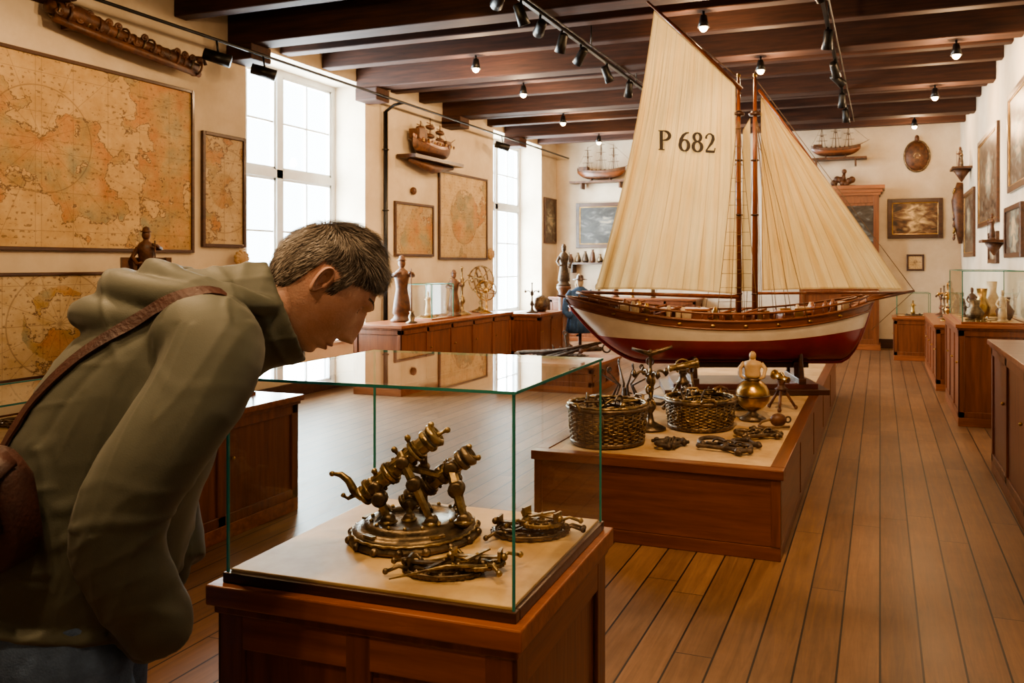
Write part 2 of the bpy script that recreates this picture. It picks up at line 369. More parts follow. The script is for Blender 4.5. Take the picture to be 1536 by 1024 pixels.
def track(x,y0,y1,spots,z=3.60,dummy=()):
    mb=MB(); mb.bb((x-.018,y0,z+.06),(x+.018,y1,z+.09),BLACK)
    for y in np.arange(y0+.3,y1,1.6): mb.tube([(x,y,z+.09),(x,y,ZC)],.008,BLACK)
    mb.tube([(x+.07,y0,z+.10),(x+.05,(y0+y1)/2,z+.07),(x+.07,y1,z+.10)],.008,BLACK)
    allsp=[(s,True) for s in spots]+[(s,False) for s in dummy]
    for (y,tx,ty,tz,p),on in allsp:
        d=(V((tx,ty,tz))-V((x,y,z))).normalized(); c=V((x,y,z-.05))
        mb.tube([(x,y,z+.06),(x,y,z-.03)],.012,BLACK)
        mb.barrel(c-d*.09,c+d*.09,[(0,.03),(.08,.042),(.6,.045),(1,.052)],BLACK,16)
        if on: mb.lathe([(.040,0),(.001,.004)],BULB,c+d*.0905,d,16)
    o=mb.build('track_light_rail')
    for (y,tx,ty,tz,p) in spots:
        d=(V((tx,ty,tz))-V((x,y,z))).normalized(); c=V((x,y,z-.05))+d*.13
        l=light('track_spot_lamp','SPOT',c,p,WARM,o,spot_size=.95,spot_blend=.7,shadow_soft_size=.05)
        l.rotation_euler=d.to_track_quat('-Z','Y').to_euler()
track(-2.79,-.6,11.0,[(-.2,-1.35,1.1,1.1,50),(1.7,-1.0,1.7,1.0,150),(3.6,-6.2,4.6,2.2,170),(4.6,-1.2,6.6,2.2,190),(5.6,-6.2,9.6,2.4,150),(6.4,-6.2,11.2,2,210),(7.4,-5.4,9,.8,160)],  # first two heads added out of view to brighten man and case
  dummy=[(3.2,-5,3,1,0),(5.0,-2.7,6,0,0),(6.0,-2,7.5,0,0),(6.9,-4,8,1,0),(8.2,-2,9.5,1,0),(9.0,-3.6,10.5,1,0)])
track(-.45,-.6,13.0,[(-.3,-1.15,1.45,.8,50),(1.0,-1.1,1.65,.9,120),(3.0,-.9,4.8,.5,200),(4.7,-1.0,6.6,2.0,180),(6.2,1.3,8.8,1.5,110),(8.8,.3,12,1.0,130),(9.3,1.3,11,2.2,120)],  # the two nearest heads are out-of-view additions that lift the case and its front
  dummy=[(5.4,-2,6,1,0),(7.6,-.9,9,0,0),(10.5,-.6,12,0,0),(11.6,-.2,13,0,0)])
track(.55,-1.5,3.0,[(1.6,.4,5.0,0,120)])
def wallspot(x,y,z):
    mb=MB(); mb.tube([(x+.28,y,3.60),(x+.30,y,3.48)],.01,BLACK)
    mb.barrel((x+.20,y-.07,3.46),(x+.38,y+.07,3.40),[(0,.055),(1,.06)],BLACK,12); mb.build('wall_spotlight')
for y in (5.9,6.5,11.9): wallspot(XL+.06,y,3.5)
for a,b_ in WIN:
    l=light('window_daylight','AREA',(XL-.62,(a+b_)/2,(WZ0+WZ1)/2),560,(.84,.92,1.0),shape='RECTANGLE',size=3.2,size_y=2.0)
    l.rotation_euler=(0,-pi/2,0)
w=bpy.data.worlds.new('World'); scene.world=w; w.use_nodes=True
w.node_tree.nodes['Background'].inputs[0].default_value=(.84,.92,1,1); w.node_tree.nodes['Background'].inputs[1].default_value=6.0

# ------------------------------------------------------------------ framed pictures
def framed(name,c,wd,h,rz,mat,fw=.035,fm=None,dep=.035,mount=0):
    fm=fm or W_FRAME; mb=MB(); x,z=wd/2,h/2
    mb.bb((-x+fw*.6,-dep*.5,-z+fw*.6),(x-fw*.6,0,z-fw*.6),mat)
    for a,b_ in (((-x,-dep,-z),(-x+fw,0,z)),((x-fw,-dep,-z),(x,0,z)),((-x+fw,-dep,-z),(x-fw,0,-z+fw)),((-x+fw,-dep,z-fw),(x-fw,0,z))): mb.bb(a,b_,fm)
    if fw>.05:
        for a,b_ in (((-x+fw,-dep*.8,-z+fw),(-x+fw+.015,0,z-fw)),((x-fw-.015,-dep*.8,-z+fw),(x-fw,0,z-fw)),((-x+fw,-dep*.8,-z+fw),(x-fw,0,-z+fw+.015)),((-x+fw,-dep*.8,z-fw-.015),(x-fw,0,z-fw))): mb.bb(a,b_,GOLD)
    return mb.build(name,c,rz,bevel=.004)
def Lw(name,y0,y1,z0,z1,mat,**k): framed(name,(XL+.002,(y0+y1)/2,(z0+z1)/2),y1-y0,z1-z0,pi/2,mat,**k)
def Rw(name,y0,y1,z0,z1,mat,**k): framed(name,(XR-.002,(y0+y1)/2,(z0+z1)/2),y1-y0,z1-z0,-pi/2,mat,**k)
def Bw(name,x0,x1,z0,z1,mat,**k): framed(name,((x0+x1)/2,YB-.002,(z0+z1)/2),x1-x0,z1-z0,0,mat,**k)
Lw('nautical_chart_frame',2.9,5.94,1.60,3.15,mapmat('chart_large',1.0,(.05,.1),0,(.58,.40,.20)),fw=.03)
Lw('tall_engraving_frame',6.04,6.60,1.66,2.79,mapmat('map_tall',2.3,(0,0),.24,(.56,.42,.25)))
Lw('hemisphere_map_frame',3.3,5.04,.60,1.43,mapmat('map_hemi',3.1,(.45,0),.36,(.58,.45,.28)),fw=.025)
Lw('coastal_map_frame',9.30,10.30,1.60,2.35,mapmat('map_c',4.2,(0,0),.3,(.46,.35,.21)))
Lw('city_map_frame',10.45,12.0,1.56,2.90,mapmat('map_d',5.7,(0,0),.5,(.58,.43,.24)))
Lw('framed_portrait',14.42,15.02,1.9,2.8,paintmat('paint_l',3,(0,0,.2)))
PM=[paintmat('paint_%d'%i,i*1.7,((i%3-1)*.1,.05,.3)) for i in range(5)]
Bw('framed_seascape',-5.78,-4.75,1.81,2.71,paintmat('paint_sea',4.4,(.1,.0,.18),((.02,.018,.015),(.05,.045,.04),(.13,.13,.12),(.45,.36,.24))),fw=.075,dep=.05)
Bw('framed_shipwreck_painting',.13,1.03,1.94,2.64,paintmat('paint_glow',8,(0,0,.25),((.03,.015,.01),(.15,.07,.03),(.3,.2,.1),(.85,.6,.3))),fw=.07,dep=.05)
Bw('small_framed_print',.44,.73,1.37,1.66,mapmat('map_e',7.7,(0,0),.1))
Rw('gilt_framed_painting',8.2,9.46,2.24,3.27,PM[1],fw=.06)
Rw('large_framed_painting',10.26,12.2,1.98,3.16,PM[2],fw=.06)
Rw('dark_framed_painting',12.75,14.2,1.60,2.62,PM[3],fw=.06)
Rw('framed_harbour_painting',8.6,9.7,1.56,2.10,PM[4],fw=.05)
Rw('narrow_framed_print',10.3,11.1,1.5,1.88,PM[0],fw=.05)
Rw('framed_fleet_painting',5.0,6.6,1.7,2.9,PM[3],fw=.06)

# ------------------------------------------------------------------ helpers for antiques
def figurine(mb,c,h,mat,arms=1,seed=0):
    rnd=random.Random(seed); c=V(c); k=h
    mb.lathe([(.16*k,0),(.17*k,.03*k),(.13*k,.06*k),(.11*k,.1*k),(.14*k,.13*k),(.12*k,.3*k),(.085*k,.5*k),(.10*k,.6*k),(.12*k,.70*k),(.09*k,.76*k),(.04*k,.80*k),(.035*k,.82*k)],mat,c,n=16,sy=.8)
    mb.sph(c+V((0,0,.88*k)),(.055*k,.06*k,.075*k),mat,8)
    mb.lathe([(.075*k,0),(.05*k,.02*k),(.04*k,.06*k),(.005*k,.08*k)],mat,c+V((0,0,.92*k)),n=12)
    for s in (-1,1):
        a=rnd.uniform(-.05,.12)
        mb.tube([c+V((s*.1*k,0,.70*k)),c+V((s*.17*k,-.03*k,(.58+a)*k)),c+V((s*.12*k,-.13*k,(.5+2*a)*k)),c+V((s*.06*k,-.16*k,(.52+2*a)*k))],[.035*k,.03*k,.025*k,.02*k],mat,8)
    mb.tube([c+V((.1*k,-.15*k,.1*k)),c+V((.09*k,-.16*k,.8*k))],.010*k,mat,6)
def candel(mb,c,h,mat,seed=0):
    c=V(c)
    mb.lathe([(.2*h,0),(.2*h,.02*h),(.12*h,.06*h),(.05*h,.1*h),(.03*h,.2*h),(.07*h,.26*h),(.07*h,.3*h),(.025*h,.36*h),(.025*h,.55*h),(.06*h,.6*h),(.055*h,.66*h),(.02*h,.7*h),(.02*h,.95*h),(.04*h,.97*h),(.01*h,1.0*h)],mat,c,n=16)
    for k in range(4):
        a=k*pi/2+seed+.4; d=V((cos(a),sin(a),0))
        pts=[c+V((0,0,.6*h))+d*(.22*h*t)+V((0,0,.16*h*sin(t*2.4)-.05*h*t)) for t in [i/8 for i in range(9)]]
        mb.tube(pts,.016*h,mat,6)
        mb.lathe([(.01*h,0),(.035*h,.03*h),(.03*h,.06*h),(.012*h,.1*h)],mat,pts[-1],n=10)
        mb.curl(c+V((0,0,.3*h)),d,V((0,0,1)),.05*h,.012*h,mat)
def armillary(mb,c,h,mat):
    c=V(c); R=h*.30; o=c+V((0,0,h-R))
    mb.lathe([(.2*h,0),(.2*h,.03*h),(.08*h,.07*h),(.03*h,.14*h),(.05*h,.2*h),(.025*h,.26*h),(.03*h,h-2*R)],mat,c,n=16)
    for ax in ((1,0,0),(0,1,0),(.3,.2,1),(1,.8,.4)): mb.torus(o,R,.016*h,mat,axis=ax,n=30,m=6)
    mb.sph(o,R*.32,mat,8); mb.tube([o+V((-R*.7,0,-R*.8)),o+V((R*.7,0,R*.8))],.010*h,mat,6)
def tripod(mb,c,h,mat,mat2):
    c=V(c)
    for k in range(3):
        a=2*pi*k/3+.4; mb.tube([c+V((cos(a)*.36*h,sin(a)*.36*h,.012)),c+V((cos(a)*.20*h,sin(a)*.20*h,.28*h)),c+V((cos(a)*.05*h,sin(a)*.05*h,.5*h))],[.010,.010,.013],mat,8); mb.sph(c+V((cos(a)*.36*h,sin(a)*.36*h,.016)),.015,mat,7)
    mb.lathe([(.03,.46*h),(.05,.5*h),(.03,.54*h),(.02,.62*h),(.035,.66*h),(.02,.7*h)],mat,c,n=14)
    o=c+V((0,0,.76*h)); mb.barrel(o+V((-.24*h,-.05*h,-.03*h)),o+V((.26*h,.05*h,.05*h)),[(0,.018),(.03,.024),(.1,.020),(.45,.022),(.5,.028),(.55,.022),(.9,.028),(.94,.036),(1,.036),(1,.02)],mat2)
    mb.torus(o,.12*h,.006,mat2,axis=(0,1,0)); mb.torus(o+V((0,0,-.02)),.10*h,.005,mat,axis=(0,0,1))
def relic(mb,c,R,mat,seed=0,sy=.6,th=.6):
    rnd=random.Random(seed); c=V(c); h=.004+.003*th; z0=.004
    mb.annul(c+V((0,0,z0)),R*.86,R,h,mat,sy,96,24,.05)
    mb.annul(c+V((0,0,z0+.003)),R*.58,R*.66,h,mat,sy,48)
    mb.annul(c+V((0,0,z0+.005)),R*.22,R*.36,h,mat,sy,60,15,.12)
    mb.annul(c+V((.42*R,.12*R,z0+h)),R*.16,R*.34,h,mat,sy,54,18,.12)
    mb.annul(c+V((-.48*R,-.10*R,z0+h)),R*.12,R*.26,h,mat,sy,48,12,.14)
    mb.torus(c+V((0,0,z0+h)),R*.93,.0032,mat,sx=1,sy=sy,n=60,m=6)
    for k in range(12):
        a=2*pi*k/12; mb.box(c+V((cos(a)*R*.55,sin(a)*R*.55*sy,z0+.003)),(R*.65,.006,.004),mat,rz=math.atan2(sin(a)*sy,cos(a)))
        mb.curl(c+V((cos(a)*R*.72,sin(a)*R*.72*sy,z0+h)),(cos(a),sin(a),0),(-sin(a),cos(a),0),R*.07,.0022+.001*th,mat,1.2,14)
    mb.lathe([(R*.14,0),(R*.15,.014),(R*.08,.018),(R*.05,.024),(R*.07,.028),(.001,.031)],mat,c,n=18)
    a=rnd.uniform(-.6,.6)
    mb.box(c+V((0,0,.022)),(R*1.9,.014,.004),mat,rz=a); mb.box(c+V((0,0,.026)),(R*1.3,.010,.004),mat,rz=a+1.1)
    for s in (-1,1):
        p=c+V((cos(a)*R*.85*s,sin(a)*R*.85*s,.026)); mb.box(p,(.006,.03,.022),mat,rz=a); mb.sph(c+V((cos(a)*R*.98*s,sin(a)*R*.98*s,.022)),.009,mat,7)
    for k in range(3):
        a=rnd.uniform(0,6.28); p=c+V((cos(a)*R*.9,sin(a)*R*.9*sy,.012)); d=V((cos(a),sin(a),0))
        mb.tube([p,p+d*.02+V((0,0,.008)),p+d*.045],[.005,.004,.004],mat,7); mb.sph(p+d*.048,.007,mat,6)
def shackles(mb,R,mat,seed=0):
    for j,(x,y,a) in enumerate(((-.55*R,.1*R,.4),(.45*R,.35*R,2.2),(.3*R,-.5*R,-.8))):
        c=V((x,y,.022)); q=Matrix.Rotation(a,3,'Z')
        U=[c+q@V((R*.38*cos(t),R*.42*sin(t),.006*sin(t))) for t in [-.5+ (pi+1)*i/14 for i in range(15)]]
        mb.tube(U,[.013]*15,mat,8)
        for e in (U[0],U[-1]): mb.sph(e,.020,mat,8)
        mb.tube([U[0]+(U[0]-U[-1]).normalized()*.03,U[-1]+(U[-1]-U[0]).normalized()*.03],.010,mat,8)
    for k in range(7):
        t=k/6; c=V((-.5*R+t*R,.1*R*sin(t*6)-.15*R,.026))
        mb.torus(c,.022,.006,mat,axis=(0,1,.2) if k%2 else (.1,.2,1),n=14,m=6,sx=1.4)
    mb.barrel((-.9*R,-.5*R,.022),(.8*R,-.75*R,.022),[(0,.008),(.04,.016),(.1,.010),(.5,.012),(.9,.010),(.96,.018),(1,.008)],mat)
    mb.box((.05*R,.0,.012),(R*.9,R*.12,.012),mat,rz=.5)
def grapnel(mb,c,h,mat,seed=0):
    c=V(c)
    mb.tube([c,c+V((.02,0,h*.5)),c+V((0,0,h))],.011,mat,8); mb.torus(c+V((0,0,h+.025)),.026,.007,mat,axis=(0,1,0),n=16)
    for k in range(4):
        a=k*pi/2+seed; d=V((cos(a),sin(a),0))
        mb.tube([c+V((0,0,.02)),c+d*.08+V((0,0,.015)),c+d*.15+V((0,0,.06)),c+d*.17+V((0,0,.13))],[.013,.012,.010,.004],mat,8)
        mb.tube([c+d*.165+V((0,0,.10)),c+d*.13+V((0,0,.09))],[.010,.003],mat,6)
def hull(mb,x0,x1,B,zkf,zsf,zrf,band,mats,nst=48,deck=None,dz=.07):
    rowsR=[];st=[]
    for i in range(nst+1):
        t=.5-.5*cos(pi*i/nst); x=x0+(x1-x0)*t
        b=B*max(0,1-abs(2*t-1)**2.6)**.75+.004; zk=zkf(x);zs=zsf(x); zk=min(zk,zs-.02)
        zr=zrf(x) if callable(zrf) else zrf
        r_=min(max(zk,zr),zs-.01); w_=max(r_,zs-band)
        lv=[zk+(r_-zk)*j/6 for j in range(7)]+[r_+(w_-r_)*j/3 for j in (1,2,3)]+[w_+(zs-w_)*j/2 for j in (1,2)]
        f=lambda z:b*sin(pi/2*min(1,max(0,(z-zk)/(zs-zk)))**.5)
        rowsR.append([(x,f(z),z) for z in lv]); st.append((x,b,f(zs-dz)))
    n=12
    for s in (-1,1):
        vs=[(p[0],p[1]*s,p[2]) for r in rowsR for p in r]
        for lo,hi,mt in ((0,6,mats[0]),(6,9,mats[1]),(9,11,mats[2])):
            fs=[]
            for i in range(nst):
                for j in range(lo,hi): fs.append((i*n+j,(i+1)*n+j,(i+1)*n+j+1,i*n+j+1))
            mb.add(vs,fs,mt,True)
        mb.tube([(r[-1][0],r[-1][1]*s,r[-1][2]) for r in rowsR],.012 if B>.2 else .006,mats[2],6)
        mb.tube([(r[9][0],r[9][1]*s*1.01,r[9][2]) for r in rowsR],.009 if B>.2 else .004,mats[2],6)
    vs=[];fs=[]
    for i,(x,b,f) in enumerate(st):
        z=zsf(x)-dz; vs+=[(x,-f,z),(x,f,z)]
        if i: fs.append((2*i-2,2*i,2*i+1,2*i-1))
    mb.add(vs,fs,deck or mats[2],False)
    return st
def smallship(name,loc,rz,L,sails=True,shelf=True):
    mb=MB(); D=L*.16
    zk=lambda x:(D*.9)*abs(2*x/L)**4; zs=lambda x:D*(1+.45*(2*x/L)**2)
    if shelf:
        mb.box((0,0,-.05),(L*1.25,.26,.035),W_CARVE)
        for s in (-1,1): mb.box((s*L*.4,.03,-.12),(.03,.2,.12),W_CARVE)
        for s in (-1,1): mb.box((s*L*.2,0,-.015),(.02,.12,.06),W_CARVE)
    hull(mb,-L/2,L/2,L*.11,zk,zs,D*.4,D*.3,(W_CARVE,W_SHIP,W_CARVE),24,dz=.02)
    mb.box((-L*.36,0,D*1.35),(L*.18,L*.14,D*.5),W_CARVE)
    for k in range(9): mb.lathe([(.012,0),(.016,.03),(.006,.05)],(W_CARVE,BRASSD)[k%2],((k-4)*L*.09,-.03,D*.95),n=8)
    mb.tube([(L*.45,0,D*1.3),(L*.68,0,D*2.0)],[.008,.003],W_CARVE,6)
    for k,x in enumerate((-.28,0,.26)):
        h=L*(.5,.62,.52)[k]
        mb.tube([(x*L,0,D*.8),(x*L,0,D+h)],[.009,.004],W_CARVE,6)
        for q in (.35,.6,.85):
            yw=L*.16*(1.1-q*.6); mb.tube([(x*L-.02,-yw*.6,D+h*q),(x*L-.02,yw*.6,D+h*q)],.004,W_CARVE,5)
            mb.tube([(x*L-yw*.8,0,D+h*q),(x*L+yw*.8,0,D+h*q)],.004,W_CARVE,5)
        for s in (-1,1):
            for e in (-.08,0,.08): mb.tube([(x*L,0,D+h*.9),((x+e)*L,s*L*.1,D)],.0022,ROPE,4)
        mb.sph((x*L,0,D+h*.55),(.025,.02,.012),W_CARVE,6)
    mb.tube([(L*.66,0,D*1.9),(L*.26,0,D+L*.5),(0,0,D+L*.6),(-.28*L,0,D+L*.48),(-L*.5,0,D*1.4)],.0022,ROPE,4)
    return mb.build(name,loc,rz)
smallship('galleon_model_on_shelf',(-5.2,YB-.18,3.16),0,1.0)
smallship('frigate_model_on_shelf',(-.75,YB-.18,3.42),0,.85)
mb=MB(); L=1.15
mb.box((0,-.17,-.06),(L*1.15,.30,.05),W_DARK); mb.tube([(-L*.5,-.17,-.1),(0,-.17,-.17),(L*.5,-.17,-.1)],[.03,.07,.03],W_CARVE,10)
mb.M=Matrix.Translation((0,-.17,-.02))
hull(mb,-.5,.5,.13,lambda x:.12*abs(2*x)**4,lambda x:.17+.12*(2*x)**2,.06,.05,(W_DARK,W_CARVE,W_SHIP),24,dz=.02)
mb.box((-.36,0,.29),(.2,.17,.14),W_CARVE); mb.box((.36,0,.25),(.14,.14,.08),W_CARVE); mb.box((0,0,.22),(.4,.15,.06),W_SHIP)
for k in range(12): mb.curl((-.42+.075*k,-.12,.18),(1,0,.2),(0,-.1,1),.022,.007,(GOLD,W_CARVE)[k%2])
for x,h in ((-.3,.34),(-.05,.42),(.22,.36)):
    mb.tube([(x,0,.15),(x,0,.15+h)],[.012,.005],W_CARVE,6)
    for q in (.45,.8): mb.tube([(x-.12,-.02,.15+h*q),(x+.12,.02,.15+h*q)],.006,W_CARVE,5); mb.sph((x,0,.15+h*q*.85),(.10,.05,.035),W_CARVE,7)
    for e in (-.1,.1): mb.tube([(x,0,.15+h),(x+e,-.1,.2)],.002,ROPE,4)
mb.tube([(.48,0,.27),(.66,0,.36)],[.01,.004],W_CARVE,6)
mb.build('carved_galleon_wall_display',(XL+.005,10.0,3.02),pi/2)
mb=MB()
rnd=random.Random(3)
mb.tube([(-.72,0,.10),(-.5,-.03,.08),(-.2,-.03,.03),(.1,-.03,0),(.4,-.03,-.04),(.7,-.02,-.06)],[.05,.08,.06,.05,.07,.04],W_CARVE,12)
mb.tube([(-.70,-.05,.0),(-.2,-.07,-.06),(.3,-.07,-.10),(.72,-.03,-.12)],[.03,.04,.035,.03],W_CARVE,8)
for i in range(17):
    x=-.68+i*.085; z=.09-.10*(x+.65)
    mb.curl((x,-.07,z),(1,0,.1*rnd.random()),(0,-.2,rnd.choice((-1,1))),.036,.012,W_CARVE)
    mb.torus((x,-.03,z-.02),.058+.02*(i%3==1),.010,BRASSD if i%3==0 else W_CARVE,axis=(1,0,-.15),n=16)
mb.tube([(.55,-.05,.0),(.75,-.05,.04),(.78,-.05,-.02)],.016,W_CARVE,8)
mb.box((-.5,.03,.0),(.05,.16,.05),W_CARVE); mb.box((.5,.03,-.05),(.05,.16,.05),W_CARVE)
mb.build('carved_wood_ornament',(XL+.13,5.15,3.40),pi/2)
def shellorn(loc,rz,r,mat=CREAM):
    mb=MB()
    mb.sph((0,-.03,0),(r*.8,.03,r*.7),mat,8)
    for k in range(11):
        a=2*pi*k/11; mb.sph((cos(a)*r*.75,-.03,sin(a)*r*.65),(r*.25,.025,r*.25),mat,6)
        mb.tube([(0,-.05,0),(cos(a)*r*.8,-.05,sin(a)*r*.7)],.006,mat,5)
    mb.build('wall_shell_ornament',loc,rz)
shellorn((XL+.04,6.5,1.55),pi/2,.10,W_BOARD); shellorn((XL,12.13,1.66),pi/2,.11,W_BOARD); shellorn((XL,9.75,2.52),pi/2,.06,W_CARVE)
mb=MB()
mb.sph((0,-.02,0),(.20,.10,.27),W_CARVE,14)
mb.torus((0,-.03,0),.205,.016,BRASSD,axis=(0,1,0),sy=1.3,n=36)
for i in range(-1,2):
    for j in range(-2,3):
        if abs(i)+abs(j)<4: mb.torus((i*.115,-.115+.045*(abs(i)+abs(j)*.6),j*.095),.05,.008,BRASS,axis=(i*.4,-1,j*.2),n=6)
mb.sph((0,-.05,.31),(.04,.04,.06),W_CARVE,8)
mb.build('turtle_shell_wall_trophy',(.61,YB,3.38))
mb=MB()
mb.tube([(0,-.05,.5),(0,-.07,.2),(0,-.06,-.2),(0,-.04,-.52)],[.05,.11,.08,.03],W_CARVE,12)
for i in range(8): mb.curl((0,-.13,.4-i*.11),((-1)**i,0,.3),(0,-.2,-1),.05,.016,GOLD if i%3==0 else W_CARVE)
mb.build('carved_wall_figure',(XR,14.62,2.35),-pi/2)
mb=MB(); mb.box((0,-.14,0),(.5,.28,.03),W_CARVE); mb.lathe([(.01,-.2),(.06,-.12),(.13,-.02)],W_CARVE,(0,-.13,0),n=12); figurine(mb,(-.1,-.14,.015),.34,W_CARVE); figurine(mb,(.12,-.14,.015),.26,BRASSD,seed=3); mb.build('bracket_shelf_statuettes',(XR,13.4,2.95),-pi/2)
mb=MB(); mb.box((0,-.12,0),(.34,.24,.03),W_CARVE); mb.lathe([(.01,-.16),(.05,-.1),(.1,-.02)],W_CARVE,(0,-.10,0),n=12); figurine(mb,(0,-.12,.015),.30,W_CARVE); mb.build('bracket_figurine',(XR,9.95,1.75),-pi/2)

# ------------------------------------------------------------------ cabinets
def cabinet(name,a,b_,wz=W_CASE,wx=W_CASEX,npx=2,npy=2,top=.035,over=.025,foot=.08):
    x0,y0=a[0],a[1];x1,y1=b_[0],b_[1];h=b_[2]; mb=MB()
    mb.bb((x0+.012,y0+.012,foot),(x1-.012,y1-.012,h-top),wz)
    mb.bb((x0,y0,0),(x1,y1,foot),wx)
    mb.bb((x0-over,y0-over,h-top),(x1+over,y1+over,h),wx)
    mb.bb((x0-over*.4,y0-over*.4,h-top-.02),(x1+over*.4,y1+over*.4,h-top),wz)
    st=.055
    def rail(p,q): mb.bb(p,q,wz)
    for yy,s in ((y0,1),(y1,-1)):
        ya,yb=(yy,yy+.014*s) if s>0 else (yy-.014,yy)
        for k in range(npx+1):
            xc=x0+(x1-x0)*k/npx; xa=max(x0,xc-st/2) ; xb=min(x1,xc+st/2)
            if k==0: xb=x0+st
            if k==npx: xa=x1-st
            rail((xa,ya,foot),(xb,yb,h-top-.02))
        rail((x0,ya,foot),(x1,yb,foot+st)); rail((x0,ya,h-top-.02-st),(x1,yb,h-top-.02))
    for xx,s in ((x0,1),(x1,-1)):
        xa,xb=(xx,xx+.014) if s>0 else (xx-.014,xx)
        for k in range(npy+1):
            yc=y0+(y1-y0)*k/npy; ya=max(y0,yc-st/2); yb=min(y1,yc+st/2)
            if k==0: yb=y0+st
            if k==npy: ya=y1-st
            rail((xa,ya,foot),(xb,yb,h-top-.02))
            if k<npy: mb.sph(((x1+.008) if s<0 else (x0-.008),yc+.07,h*.62),.012,GOLD,6)
        rail((xa,y0,foot),(xb,y1,foot+st)); rail((xa,y0,h-top-.02-st),(xb,y1,h-top-.02))
    return mb
def vit(name,a,b_,z0,z1,fill=None,board=True):
    mb=MB(); x0,y0=a;x1,y1=b_;t=.006
    if board: mb.bb((x0+.01,y0+.01,z0),(x1-.01,y1-.01,z0+.012),W_BOARD)
    mb.bb((x0-.01,y0-.01,z0),(x1+.01,y0,z0+.02),W_CASEX); mb.bb((x0-.01,y1,z0),(x1+.01,y1+.01,z0+.02),W_CASEX)
    mb.bb((x0-.01,y0,z0),(x0,y1,z0+.02),W_CASEX); mb.bb((x1,y0,z0),(x1+.01,y1,z0+.02),W_CASEX)
    zz=z0+.012
    for q in (((x0,y0,zz),(x1,y0,zz),(x1,y0,z1),(x0,y0,z1)),((x0,y1,zz),(x1,y1,zz),(x1,y1,z1),(x0,y1,z1)),((x0,y0,zz),(x0,y1,zz),(x0,y1,z1),(x0,y0,z1)),((x1,y0,zz),(x1,y1,zz),(x1,y1,z1),(x1,y0,z1)),((x0,y0,z1),(x1,y0,z1),(x1,y1,z1),(x0,y1,z1))):
        mb.add(q,[(0,1,2,3)],GLASS)
    for x in (x0,x1):
        for y in (y0,y1): mb.bb((x-.004,y-.004,z0),(x+.004,y+.004,z1),GEDGE)
        mb.bb((x-.004,y0,z1-.004),(x+.004,y1,z1+.004),GEDGE)
    for y in (y0,y1): mb.bb((x0,y-.004,z1-.004),(x1,y+.004,z1+.004),GEDGE)
    return mb.build(name)
def fig(name,loc,h,mat,seed=0,rz=0): mb=MB(); figurine(mb,(0,0,0),h,mat,seed=seed); mb.build(name,loc,rz)
cabinet('',(-5.72,7.75,0),(-5.08,10.6,.80),npx=1,npy=5).build('storage_cabinet',bevel=.004)
fig('carved_monk_statue',(-5.42,8.28,.80),.80,W_CARVE,2,.9)
fig('carved_sailor_figurine',(-5.34,9.38,.80),.62,W_CARVE,5,.9)
mb=MB(); candel(mb,(0,0,0),.66,BRASS); mb.build('brass_candelabra',(-5.42,9.74,.80))
mb=MB(); armillary(mb,(0,0,0),.66,BRASS); mb.build('armillary_sphere',(-5.45,10.36,.80))
mb=MB(); armillary(mb,(0,0,0),.46,GOLD); mb.build('brass_globe_stand',(-5.22,10.08,.80),.6)
vit('glass_display_box',(-5.60,8.60),(-5.2,9.12),.80,1.24)
mb=MB(); relic(mb,(0,0,0),.12,GOLD,4); figurine(mb,(0,.02,.03),.30,CREAM); mb.build('small_relic',(-5.40,8.86,.813),1.2)
mb=MB(); mb.lathe([(.06,0),(.07,.01),(.03,.03),(.04,.08),(.02,.12),(.03,.14)],BRASSD,n=12); mb.build('pewter_cup',(-5.18,8.12,.80))
mb=cabinet('',(-6.02,4.75,0),(-5.55,5.3,1.18),npx=1,npy=1); mb.build('tall_pedestal_cabinet',bevel=.004)
mb=MB(); figurine(mb,(0,0,.03),.60,W_CARVE,seed=8); mb.lathe([(.16,0),(.16,.03)],W_DARK,n=20)
mb.box((0,.06,.19),(.36,.05,.36),W_CARVE); mb.box((-.16,.0,.19),(.04,.14,.36),W_CARVE); mb.box((.16,.0,.19),(.04,.14,.36),W_CARVE); mb.build('carved_saint_statue',(-5.78,5.05,1.18),.95)
cabinet('',(-4.3,2.2,0),(-3.35,4.0,.70),npx=2,npy=3).build('low_showcase_cabinet',bevel=.004)
vit('glass_table_vitrine',(-4.25,2.3),(-3.6,3.9),.70,.88)
mb=MB(); relic(mb,(0,0,0),.2,BRASSD,14); relic(mb,(.1,.5,0),.15,GOLD,15); mb.build('navigation_relics',(-3.95,2.8,.713))
cabinet('',(-5.45,11.35,0),(-4.95,12.3,.72),npx=1,npy=2).build('side_table_cabinet',bevel=.004)
mb=MB(); candel(mb,(0,0,0),.48,IRON); mb.lathe([(.08,0),(.12,.1),(.10,.22),(.05,.26)],BRASSD,(0,.35,0),n=16); mb.build('pewter_candlestick_and_urn',(-5.2,11.6,.72))
mb=cabinet('',(-4.3,8.6,0),(-3.1,9.6,.34),npx=2,npy=2); mb.build('low_display_plinth',bevel=.004)
mb=MB()
mb.tube([(-.5,-.1,.06),(.5,.1,.12)],[.022,.028],IRON,10); mb.torus((.56,.11,.13),.05,.012,IRON,axis=(0,1,0))
mb.tube([(-.35,-.35,.05),(-.5,-.2,.05),(-.52,-.1,.05),(-.48,.05,.05),(-.3,.2,.06)],[.01,.03,.032,.03,.01],IRON,8)
mb.tube([(.35,-.2,.12),(.35,.35,.12)],.02,W_CARVE,8); mb.sph((.35,-.2,.12),.03,W_CARVE,6); mb.sph((.35,.35,.12),.03,W_CARVE,6)
for k in range(6): mb.tube([(-.55+.1*k,.3-.1*k,.02),(.25+.09*k,-.4+.10*k,.16+.02*k)],[.02,.010],IRON,8)
grapnel(mb,(0,.15,.02),.25,IRON); relic(mb,(.1,.1,.02),.22,BRASSD,21,th=1.2); mb.build('old_anchor',(-3.7,9.1,.34))
